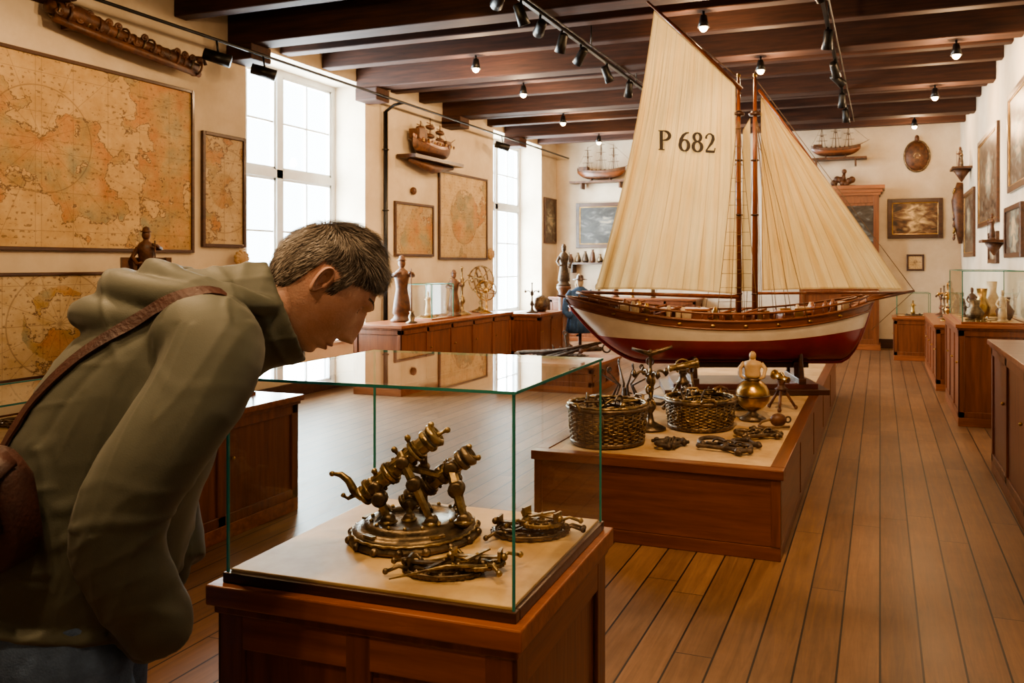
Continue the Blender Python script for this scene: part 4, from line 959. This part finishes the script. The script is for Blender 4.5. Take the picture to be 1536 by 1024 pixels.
mb.tube([(-.01,-.03,.175),(.055,.0,.150),(.085,.02,.160)],[.008,.009,.008],BRASS,6,smooth=False)
mb.tube([(-.122,-.02,.103),(-.145,-.02,.118),(-.158,-.02,.142),(-.176,-.02,.156),(-.194,-.02,.158)],[.013,.011,.009,.008,.004],BRASS,9)
mb.sph((-.198,-.02,.158),.007,BRASS,7); mb.tube([(-.140,-.02,.108),(-.158,-.022,.098),(-.168,-.022,.104)],[.007,.005,.004],BRASS,8); mb.sph((-.170,-.022,.106),.006,BRASS,6)
for (x,y,z,ux,uz,L_) in ((-.028,-.015,.192,-.8,1,.035),(-.008,-.015,.212,-.2,1,.038),(.050,-.012,.252,-.3,1,.030),(.056,-.012,.250,1,.5,.034),(.126,.02,.192,.2,1,.028),(.130,.02,.190,1,-.1,.028),(-.078,-.02,.150,-.8,.7,.026)):
    u_=V((ux,0,uz)).normalized(); p=V((x,y,z))
    mb.lathe([(.006,0),(.0075,L_*.2),(.0045,L_*.35),(.0045,L_*.65),(.008,L_*.8),(.007,L_),(.002,L_*1.1)],BRASS,p,u_,10)
mb.build('antique_brass_instrument',(-1.085,1.715,.828),TH)
mb=MB(); relic(mb,(0,0,0),.095,BRASSD,71,sy=.80,th=.6); relic(mb,(.03,-.01,.024),.055,BRASS,72,sy=.9,th=.5); mb.build('bronze_filigree_plate',(-.825,1.83,.828),.3)
mb=MB(); relic(mb,(-.02,0,0),.088,BRASSD,81,sy=.60,th=.6); relic(mb,(.05,.012,.012),.060,BRASS,83,sy=.7,th=.5)
for s in (-1,1): mb.tube([(.10,.0,.016),(.0,.03*s-.02,.034),(-.12,.035*s-.03,.008)],[.005,.004,.0015],BRASS,7)
mb.build('bronze_dividers_set',(-.875,1.535,.828),.25)

# ------------------------------------------------------------------ man
PHI=math.radians(42); man=bpy.data.objects.new('man_leaning_over_case',None); COL.objects.link(man)
man.location=(-1.423,1.038,0); man.rotation_euler=(0,0,PHI)
JACKET=pmat('olive_jacket',(.066,.071,.053),(.054,.057,.042),rough=.62,scale=3,bump=.12,bscale=520,sheen=.1)
JEANS=pmat('blue_jeans',(.085,.14,.25),(.05,.085,.16),rough=.85,scale=30,bump=.4,bscale=300)
LEATHER=pmat('brown_leather',(.060,.021,.016),(.032,.012,.010),rough=.5,scale=12,bump=.3,bscale=150)
SKIN=pmat('skin',(.50,.315,.25),(.42,.23,.175),rough=.55,scale=16,bump=.2,bscale=220,sss=.10)
def catmull(P,sub=6):
    out=[]
    for i in range(len(P)-1):
        p0=P[max(i-1,0)];p1=P[i];p2=P[i+1];p3=P[min(i+2,len(P)-1)]
        for k in range(sub):
            t=k/sub
            out.append(tuple(.5*((2*b_)+(-a+c)*t+(2*a-5*b_+4*c-d)*t*t+(-a+3*b_-3*c+d)*t**3) for a,b_,c,d in zip(p0,p1,p2,p3)))
    out.append(tuple(P[-1])); return out
def ell(c,ax,ay,a,b_,n=28,p=2.3):
    R=[]
    for k in range(n):
        t=2*pi*k/n; ct,st_=cos(t),sin(t)
        R.append(V(c)+V(ax)*(a*math.copysign(abs(ct)**(2/p),ct))+V(ay)*(b_*math.copysign(abs(st_)**(2/p),st_)))
    return R
def remeshed(mb,name,vox,smooth_it=6):
    o=mb.build('tmp_'+name)
    r=o.modifiers.new('r','REMESH'); r.mode='VOXEL'; r.voxel_size=vox; r.use_smooth_shade=True
    s=o.modifiers.new('s','SMOOTH'); s.factor=.6; s.iterations=smooth_it
    dg=bpy.context.evaluated_depsgraph_get(); me=bpy.data.meshes.new_from_object(o.evaluated_get(dg)); me.name=name
    bpy.data.objects.remove(o); return me
JK=MB()
T=catmull([(.03,.885,.152,.178),(.045,.945,.165,.195),(.068,1.03,.168,.198),(.10,1.13,.165,.196),(.143,1.233,.156,.192),(.2,1.325,.138,.182),(.25,1.375,.118,.160),(.295,1.400,.094,.12),(.315,1.405,.08,.085)],5)
R=[]
for i,(x,z,a,b_) in enumerate(T):
    p0=T[max(i-1,0)];p1=T[min(i+1,len(T)-1)]; t=V((p1[0]-p0[0],0,p1[1]-p0[1])).normalized(); ax=V((t.z,0,-t.x))
    k_=max(0,1-i/5); ax=(ax*(1-k_)+V((1,0,-.28))*k_).normalized()
    R.append(ell((x,0,z),ax,(0,1,0),a,b_,56))
JK.rings(R,JACKET)
for s in (-1,1):
    A=catmull([(.20,.08*s,1.36,.07),(.25,.135*s,1.370,.080),(.280,.178*s,1.350,.083),(.262,.212*s,1.29,.080),(.218,.236*s,1.215,.077),(.178,.247*s,1.15,.074),(.150,.248*s,1.09,.071),(.150,.238*s,1.03,.067),(.168,.218*s,.965,.061),(.190,.192*s,.90,.056),(.200,.172*s,.865,.05)],5)
    JK.tube([q[:3] for q in A],[q[3] for q in A],JACKET,36)
    JK.sph((.175,.155*s,.885),(.045,.05,.07),JACKET,16)
JK.tube([p for p in ell((.03,0,.893),V((1,0,-.28)).normalized(),(0,1,0),.156,.186,56)],.012,JACKET,10,closed=True)
def ring_arc(cx,cz,rx,ry,rise,a0,a1,n,r0,r1,fl=1.0):
    n=n*3;P=[];Rr=[]
    for k in range(n):
        a=a0+(a1-a0)*k/(n-1); P.append((cx-rx*cos(a),ry*sin(a),cz+rise*cos(a))); Rr.append(r0+r1*max(0,cos(a*.62)))
    JK.tube(P,Rr,JACKET,18,flat=fl)
ring_arc(.292,1.442,.118,.120,.034,-2.4,2.4,17,.013,.017)
ring_arc(.250,1.432,.138,.138,.024,-2.0,2.0,15,.012,.024)
ring_arc(.205,1.396,.132,.128,.012,-1.6,1.6,13,.011,.026)
e1=V((.341-.412,0,1.500-1.305)).normalized()
cen=[(V((.285,0,1.375)),.118,.105),(V((.335,0,1.395)),.110,.094),(V((.380,0,1.403)),.108,.090),(V((.402,0,1.405)),.106,.088)]
R=[ell(c,e1,(0,1,0),a,b_,48,2.0) for c,a,b_ in cen]+[ell(c,e1,(0,1,0),a-.014,b_-.014,48,2.0) for c,a,b_ in cen[::-1]]
JK.rings(R,JACKET)
me=remeshed(JK,'jacket',.0048,8)
n=len(me.vertices); co=np.empty(n*3,dtype=np.float32); me.vertices.foreach_get('co',co); co=co.reshape(-1,3)
no=np.empty(n*3,dtype=np.float32); me.vertices.foreach_get('normal',no); no=no.reshape(-1,3)
def bell(x,c,w): return math.exp(-((x-c)/w)**2)
def crest(p,sh): return max(0,1-abs(noise.noise(p))*sh)**2
SP=V((.36,0,.93)).normalized()
for i in range(n):
    x,y,z=co[i]; ay=abs(y); s=1 if y>0 else -1
    arm_=min(1,max(0,(ay-.155)/.03)) if (x>.05 and z<1.40) else 0
    al=x*SP.x+z*SP.z; ac=x*SP.z-z*SP.x
    d=noise.noise(V((x*5,y*5,z*5)))*.004
    if arm_>0:
        da=.0026*crest(V((ac*22+y*9*s,al*4,s*3.0)),5)
        w_=bell(z,1.09,.065)+.5*bell(z,.95,.045)+.2*bell(z,1.31,.04)
        nz_=noise.noise(V((x*9,y*8,z*6)))
        ph=z*105+30*(x-.15)*(1 if z>1.09 else -1)+5.5*nz_
        da+=.0048*(max(0,sin(ph))**1.6-.3)*w_*(.5+.8*abs(noise.noise(V((x*14,y*14+4,z*8)))))
        d+=da*arm_
    if arm_<1:
        db=.0046*crest(V((ac*12+al*8,y*4,al*3)),4.2)
        db+=.0026*crest(V((ac*8-al*14,y*6+5,al*4)),5)
        ph=al*55-ac*42+7*noise.noise(V((x*5,y*5,z*5)))
        db+=.0034*(max(0,sin(ph))**1.6-.3)*bell(z,1.08,.10)*(.25+.75*bell(x,-.02,.10))
        d+=db*(1-arm_)
    d-=.004*bell(ay,.165,.0045)*(1 if z>1.2 and x<.33 else 0)
    d+=.003*sin(math.atan2(y,x-.05)*14+4*noise.noise(V((x*7,y*7,z*4))))*bell(z,.925,.04)
    co[i]+=no[i]*d
me.vertices.foreach_set('co',co.reshape(-1)); me.update()
me.materials.clear(); me.materials.append(JACKET)
for p in me.polygons: p.use_smooth=True
jk=bpy.data.objects.new('jacket',me); COL.objects.link(jk); jk.parent=man
sd=jk.modifiers.new('cs','SMOOTH'); sd.factor=.5; sd.iterations=3
bvh=BVHTree.FromPolygons([tuple(v) for v in co],[tuple(p.vertices) for p in me.polygons])
def snapped(mb,pts,w,th,mat,n=8):
    P=[V(p) for p in pts]; Q=[]
    for i in range(len(P)-1):
        for k in range(n): Q.append(P[i].lerp(P[i+1],k/n))
    Q.append(P[-1])
    for it in range(6): Q=[Q[0]]+[(Q[i-1]+Q[i]*2+Q[i+1])/4 for i in range(1,len(Q)-1)]+[Q[-1]]
    S=[];N=[]
    for q in Q:
        l,nn,_,_=bvh.find_nearest(q); S.append(l); N.append(nn)
    for it in range(5):
        N=[(N[max(i-1,0)]+N[i]+N[min(i+1,len(N)-1)]).normalized() for i in range(len(N))]
        S=[S[0]]+[(S[i-1]+S[i]*2+S[i+1])/4 for i in range(1,len(S)-1)]+[S[-1]]
    R=[]
    for i in range(len(S)):
        t=(S[min(i+1,len(S)-1)]-S[max(i-1,0)]).normalized(); b2=N[i].cross(t).normalized(); c=S[i]+N[i]*(th*.5+.004)
        R.append([c+b2*w/2+N[i]*th/2,c-b2*w/2+N[i]*th/2,c-b2*w/2-N[i]*th/2,c+b2*w/2-N[i]*th/2])
    mb.rings(R,mat,False)
mb=MB()
snapped(mb,[(-.06,-.12,1.17),(-.03,-.11,1.21),(.02,-.11,1.27),(.08,-.13,1.34),(.14,-.155,1.39),(.20,-.16,1.43),(.27,-.15,1.44),(.34,-.12,1.36),(.34,.0,1.22)],.024,.004,LEATHER)
R=Matrix.Rotation(math.radians(48),3,'Z')@Matrix.Rotation(-.18,3,'Y')
BC=V((-.062,-.190,1.135)); bag=[]
prof=[(-.042,-.105),(-.025,-.112),(.025,-.112),(.04,-.10),(.045,.04),(.03,.078),(-.0,.088),(-.03,.07),(-.046,.02)]
for t in np.linspace(-1,1,13):
    sc=(1-abs(t)**5*.45); bag.append([BC+R@V((px*sc,t*.115,pz*sc)) for px,pz in prof])
mb.rings(bag,LEATHER,True)
flp=[]
for t in np.linspace(-1,1,13):
    q=1-abs(t)**4*.30
    flp.append([BC+R@V((px*q,t*.112,pz*q)) for px,pz in [(.008,.094),(-.018,.090),(-.038,.074),(-.053,.025),(-.052,-.045),(-.046,-.045),(-.047,.022),(-.031,.068),(-.012,.080),(.008,.086)]])
mb.rings(flp,LEATHER,True)
for yy in (-.05,.05):
    mb.tube([BC+R@V(p) for p in [(-.038,yy,.078),(-.057,yy,.025),(-.056,yy,-.07)]],.008,LEATHER,8,flat=.5)
    mb.torus(BC+R@V((-.060,yy,-.035)),.010,.002,GOLD,axis=R@V((1,0,0)),n=12)
mb.tube([BC+R@V((.0,.03,.085)),V((-.070,-.135,1.212)),V((-.05,-.12,1.200))],.009,LEATHER,8,flat=.4)
mb.build('leather_shoulder_bag',parent=man)
JN=MB()
JN.rings([ell((.035,0,z),(1,0,0),(0,1,0),a,b_,28) for z,a,b_ in ((.80,.13,.165),(.88,.14,.17),(.98,.135,.165))],JEANS)
for s in (-1,1):
    A=catmull([(.035,.085*s,.90,.105),(.045,.095*s,.78,.105),(.055,.10*s,.62,.088),(.055,.105*s,.48,.072),(.035,.11*s,.30,.066),(.02,.115*s,.12,.06),(.02,.115*s,.06,.06)],5)
    JN.tube([q[:3] for q in A],[q[3] for q in A],JEANS,28)
me=remeshed(JN,'jeans',.008,6)
for v in me.vertices:
    x,y,z=v.co; v.co+=v.normal*(.006*sin(z*70+4*noise.noise(V((x*8,y*8,z*5))))*(bell(z,.48,.08)+bell(z,.15,.08)+.6*bell(z,.78,.06)))
me.materials.clear(); me.materials.append(JEANS)
for p in me.polygons: p.use_smooth=True
o=bpy.data.objects.new('jeans',me); COL.objects.link(o); o.parent=man
mb=MB()
for s in (-1,1):
    rs=[]
    for x,w_,h_ in ((-.085,.03,.07),(-.07,.042,.10),(-.02,.048,.11),(.05,.046,.09),(.11,.052,.065),(.16,.048,.05),(.19,.03,.035)):
        rs.append([V((x,.115*s+w_*cos(a),.012+max(0,h_*(.5+.5*sin(a))))) for a in [2*pi*k/16 for k in range(16)]])
    mb.rings(rs,LEATHER)
    mb.rings([[V((x*1.02,.115*s+(y-.115*s)*1.05,z)) for (x,y) in [(-.09,.115*s-.035),(.05,.115*s-.052),(.15,.115*s-.055),(.2,.115*s-.02),(.2,.115*s+.02),(.15,.115*s+.055),(.05,.115*s+.052),(-.09,.115*s+.035)]] for z in (0,.018)],BLACK,False)
mb.build('shoes',parent=man)
# head
HP=math.radians(50); HY=math.radians(6); HC=V((.470,.0,1.462)); HS=1.12
Ry=Matrix.Rotation(HY,3,'Z')
Fv=Ry@V((cos(HP),0,-sin(HP))); Uv=Ry@V((sin(HP),0,cos(HP))); Sv=Ry@V((0,1,0))
HM=Matrix(((Fv.x*HS,Sv.x*HS,Uv.x*HS,HC.x),(Fv.y*HS,Sv.y*HS,Uv.y*HS,HC.y),(Fv.z*HS,Sv.z*HS,Uv.z*HS,HC.z),(0,0,0,1)))
def g(x,c,s): return math.exp(-((x-c)/s)**2)
def headp(f,s,u):
    F=.096*f; S=.075*s; U=.116*u
    if u<0:
        k=-u; rr=math.sqrt(max(1e-6,1-u*u)); q=max(0,1-k**3.4)**(1/3.4)/rr
        q=min(q,3.0)
        if f>0: F*=1+(q-1)*min(1,f/max(rr,1e-4)*1.3)
        S*=(1-.27*k**1.5)*(1+(q-1)*.45*max(0,f/max(rr,1e-4)+.3))
        if f<0: F*=1-.38*k
    if u>.3 and f>0: F*=1-.06*(u-.3)
    if f<0 : S*=1+.05*(-f)
    front=max(0,f)**.7
    F+= .012*g(S,0,.022)*g(U,-.100,.013)*front
    F-= .005*g(S,0,.030)*g(U,-.084,.006)*front
    F+= .004*g(S,0,.030)*g(U,-.068,.020)*front
    F+= .008*g(abs(S),.020,.03)*g(U,.033,.010)*front
    F-= .011*g(abs(S),.031,.014)*g(U,.012,.012)*front
    F-= .004*g(S,0,.012)*g(U,.020,.008)*front
    F+= .005*g(abs(S),.042,.018)*g(U,-.022,.018)*front
    F-= .005*g(abs(S),.042,.012)*g(U,-.062,.020)*front
    F-= .0025*g(abs(S)-.020-(-.03-U)*.25,0,.004)*g(U,-.050,.018)*front
    F+= .0060*g(S,0,.022)*(g(U,-.062,.0045)+1.1*g(U,-.0745,.005))*front
    F-= .0040*g(S,0,.024)*g(U,-.0682,.0020)*front
    t=(.022-U)/.056
    if 0<t<1.22:
        pr=t if t<1 else max(0,1-(t-1)/.22)
        F+= (.007+.021*pr)*g(S,0,.0085+.005*min(t,1))*front
        F+= .006*g(abs(S),.0125,.0055)*g(U,-.034,.008)*front
    F+= .0006*sin(U*560)*g(U,.052,.014)*front
    return V((F,S,U))
def surf(S,U,off=0.0):
    s=S/.070;u=U/.116
    p=headp(math.sqrt(max(0,1-s*s-u*u)),s,u); return p+V((off,0,0))
nu,nv=150,150; vs=[];fs=[]
for j in range(nv+1):
    ph=-pi/2+pi*j/nv
    for i in range(nu):
        a=2*pi*i/nu; vs.append(headp(cos(ph)*cos(a),cos(ph)*sin(a),sin(ph)))
for j in range(nv):
    for i in range(nu): fs.append((j*nu+i,j*nu+(i+1)%nu,(j+1)*nu+(i+1)%nu,(j+1)*nu+i))
mb=MB(); mb.M=HM; mb.add(vs,fs,SKIN,True)
LIP=pmat('lips',(.38,.18,.145),(.34,.155,.12),rough=.45); EYE=pmat('eye_white',(.6,.55,.5),rough=.2); IRIS=pmat('iris_dark',(.03,.02,.015),rough=.1)
BROW=pmat('brow_hair',(.09,.07,.055),rough=.8)
lp=[];lf=[]
for j in range(9):
    for i in range(17):
        q=(i/16-.5)*2; hh=(1-q*q)**.6
        lp.append(surf(q*.021,-.0680+(j/8-.5)*2*.0082*hh,.0009))
for j in range(8):
    for i in range(16): lf.append((j*17+i,j*17+i+1,(j+1)*17+i+1,(j+1)*17+i))
mb.add(lp,lf,LIP,True)
for s in (-1,1):
    e0=surf(s*.030,.010).x-.0100
    mb.sph((e0,s*.030,.010),.0120,EYE,10); mb.sph((e0+.0085,s*.030,.005),(.004,.005,.0045),IRIS,8)
    mb.sph((e0+.0006,s*.030,.0142),(.0128,.0150,.0098),SKIN,12)
    mb.sph((e0-.0014,s*.030,.0015),(.0124,.0150,.0060),SKIN,12)
    mb.tube([(e0+.007,s*.020,.0080),(e0+.0122,s*.027,.0066),(e0+.0118,s*.034,.0066),(e0+.006,s*.041,.0080)],.0008,BROW,6)
    for k in range(50):
        t=k/49; S_=s*(.010+.032*t); U_=.034+.006*sin(t*2.6)+random.uniform(-.0025,.0025); p=surf(S_,U_,.0002)
        q=surf(S_+s*.004,U_+.002-.003*t,.0008)
        mb.tube([p,q],[.0006,.0002],BROW,4)
    ec=V((-.013,s*.0720,-.006)); ev=[];ef=[]; na,nr=36,12
    for r_ in range(nr+1):
        rr=r_/nr
        for k in range(na):
            a=2*pi*k/na; top=.5+.5*sin(a)
            rx=.0155*(.62+.45*top); rz=.0280
            x=rx*cos(a)*rr-.002*sin(a); z=rz*sin(a)*rr
            back=(-cos(a)*.5+.5)
            h=.0100*g(rr,.86,.11)*(.35+.65*max(back,top)) -.009*g(rr,0,.42)+.0060*(-x/.0155)*rr+.0040*g(rr,.55,.09)*back
            h-= .018*max(0,rr-.94)/.06
            ev.append(ec+V((x,s*(.0075+h),z)))
    for r_ in range(nr):
        for k in range(na): ef.append((r_*na+k,r_*na+(k+1)%na,(r_+1)*na+(k+1)%na,(r_+1)*na+k))
    mb.add(ev,ef,SKIN,True)
    mb.sph(ec+V((.0105,s*.006,-.004)),(.004,.004,.006),SKIN,8)
mb.M=Matrix.Identity(4)
nk=[(V((.27,0,1.35)),.072),(V((.33,0,1.385)),.067),(V((.375,0,1.412)),.066),(V((.41,0,1.437)),.067),(V((.44,0,1.455)),.064)]
mb.tube([c for c,r in nk],[r for c,r in nk],SKIN,24)
mb.build('head_and_neck',parent=man)
HB=pmat('hair_brown',(.030,.021,.015),(.045,.032,.023),rough=.5); HG=pmat('hair_grey',(.27,.24,.21),(.18,.155,.135),rough=.5); HM2=pmat('hair_mid',(.080,.060,.046),(.055,.041,.032),rough=.5)
def hairline(F):
    pts=[(-.2,-.080),(-.05,-.078),(-.038,-.050),(-.034,.020),(.004,.027),(.007,-.012),(.020,-.010),(.028,.032),(.056,.050),(.078,.066),(.2,.072)]
    for (a,ya),(b_,yb) in zip(pts,pts[1:]):
        if a<=F<=b_: return ya+(yb-ya)*(F-a)/(b_-a)
    return -.08
def inhair(p): return p.z>hairline(p.x)
shell=[]
for p in vs:
    nrm=V((p.x/.01,p.y/.0059,p.z/.0139)).normalized()
    e=min(1,max(0,(p.z-hairline(p.x))/.02))
    shell.append(p+nrm*((.0008+.0022*e)+.001*e*noise.noise(p*60)))
hf=[f for f in fs if all(inhair(vs[i]) for i in f)]
used=sorted({i for f in hf for i in f}); mp={i:k for k,i in enumerate(used)}
mb=MB(); mb.M=HM; mb.add([shell[i] for i in used],[tuple(mp[i] for i in f) for f in hf],HB,True)
rnd=random.Random(5)
for k in range(40000):
    z=rnd.uniform(-.8,1); a=rnd.uniform(0,2*pi); rr=math.sqrt(1-z*z)
    p=headp(rr*cos(a),rr*sin(a),z)
    if not inhair(p): continue
    nrm=V((p.x/.01,p.y/.0059,p.z/.0139)).normalized()
    top=max(0,min(1,(p.z-.03)/.06))
    comb=V((-.25,0,-1)).lerp(V((.85,0,-.05+.3*(p.x>.05))),top)
    comb=comb-nrm*comb.dot(nrm); comb.normalize()
    nv_=noise.noise_vector(p*38)
    comb+=nv_*.40+V((rnd.gauss(0,.10),rnd.gauss(0,.10),rnd.gauss(0,.10)))
    e=min(1,max(.12,(p.z-hairline(p.x))/.02))
    L=(.012+.020*top)*rnd.uniform(.7,1.25)*(.6+.4*e)
    lift=(.10+.22*top+(.25 if p.x>.06 and top>.3 else 0))
    p0=p+nrm*rnd.uniform(.0015,.0075)*e; p1=p0+(comb*.85+nrm*lift)*L*.5; p2=p1+(comb+nrm*(lift*-.3))*L*.55
    side=comb.cross(nrm).normalized()*.00050
    gp=.48-.30*top+(.30 if p.x>.055 else 0)+.35*noise.noise(p*30)
    mt=HG if rnd.random()<gp else (HB if rnd.random()<.5 else HM2)
    mb.add([p0+side,p0-side,p1-side*.9,p1+side*.9,p2],[(0,1,2,3),(3,2,4)],mt)
mb.build('hair',parent=man)

# ------------------------------------------------------------------ camera
cam=bpy.data.cameras.new('Camera'); co_=bpy.data.objects.new('Camera',cam); COL.objects.link(co_)
co_.location=(0,0,1.5); co_.rotation_euler=(pi/2,0,TH)
cam.sensor_width=36; cam.lens=1200/1536*36; cam.shift_x=(768-900)/1536; cam.shift_y=-(512-395)/1536
cam.clip_start=.05
cam.dof.use_dof=True; cam.dof.focus_distance=2.3; cam.dof.aperture_fstop=9
scene.camera=co_
scene.view_settings.view_transform='AgX'; scene.view_settings.look='AgX - Medium High Contrast'
scene.view_settings.exposure=.55
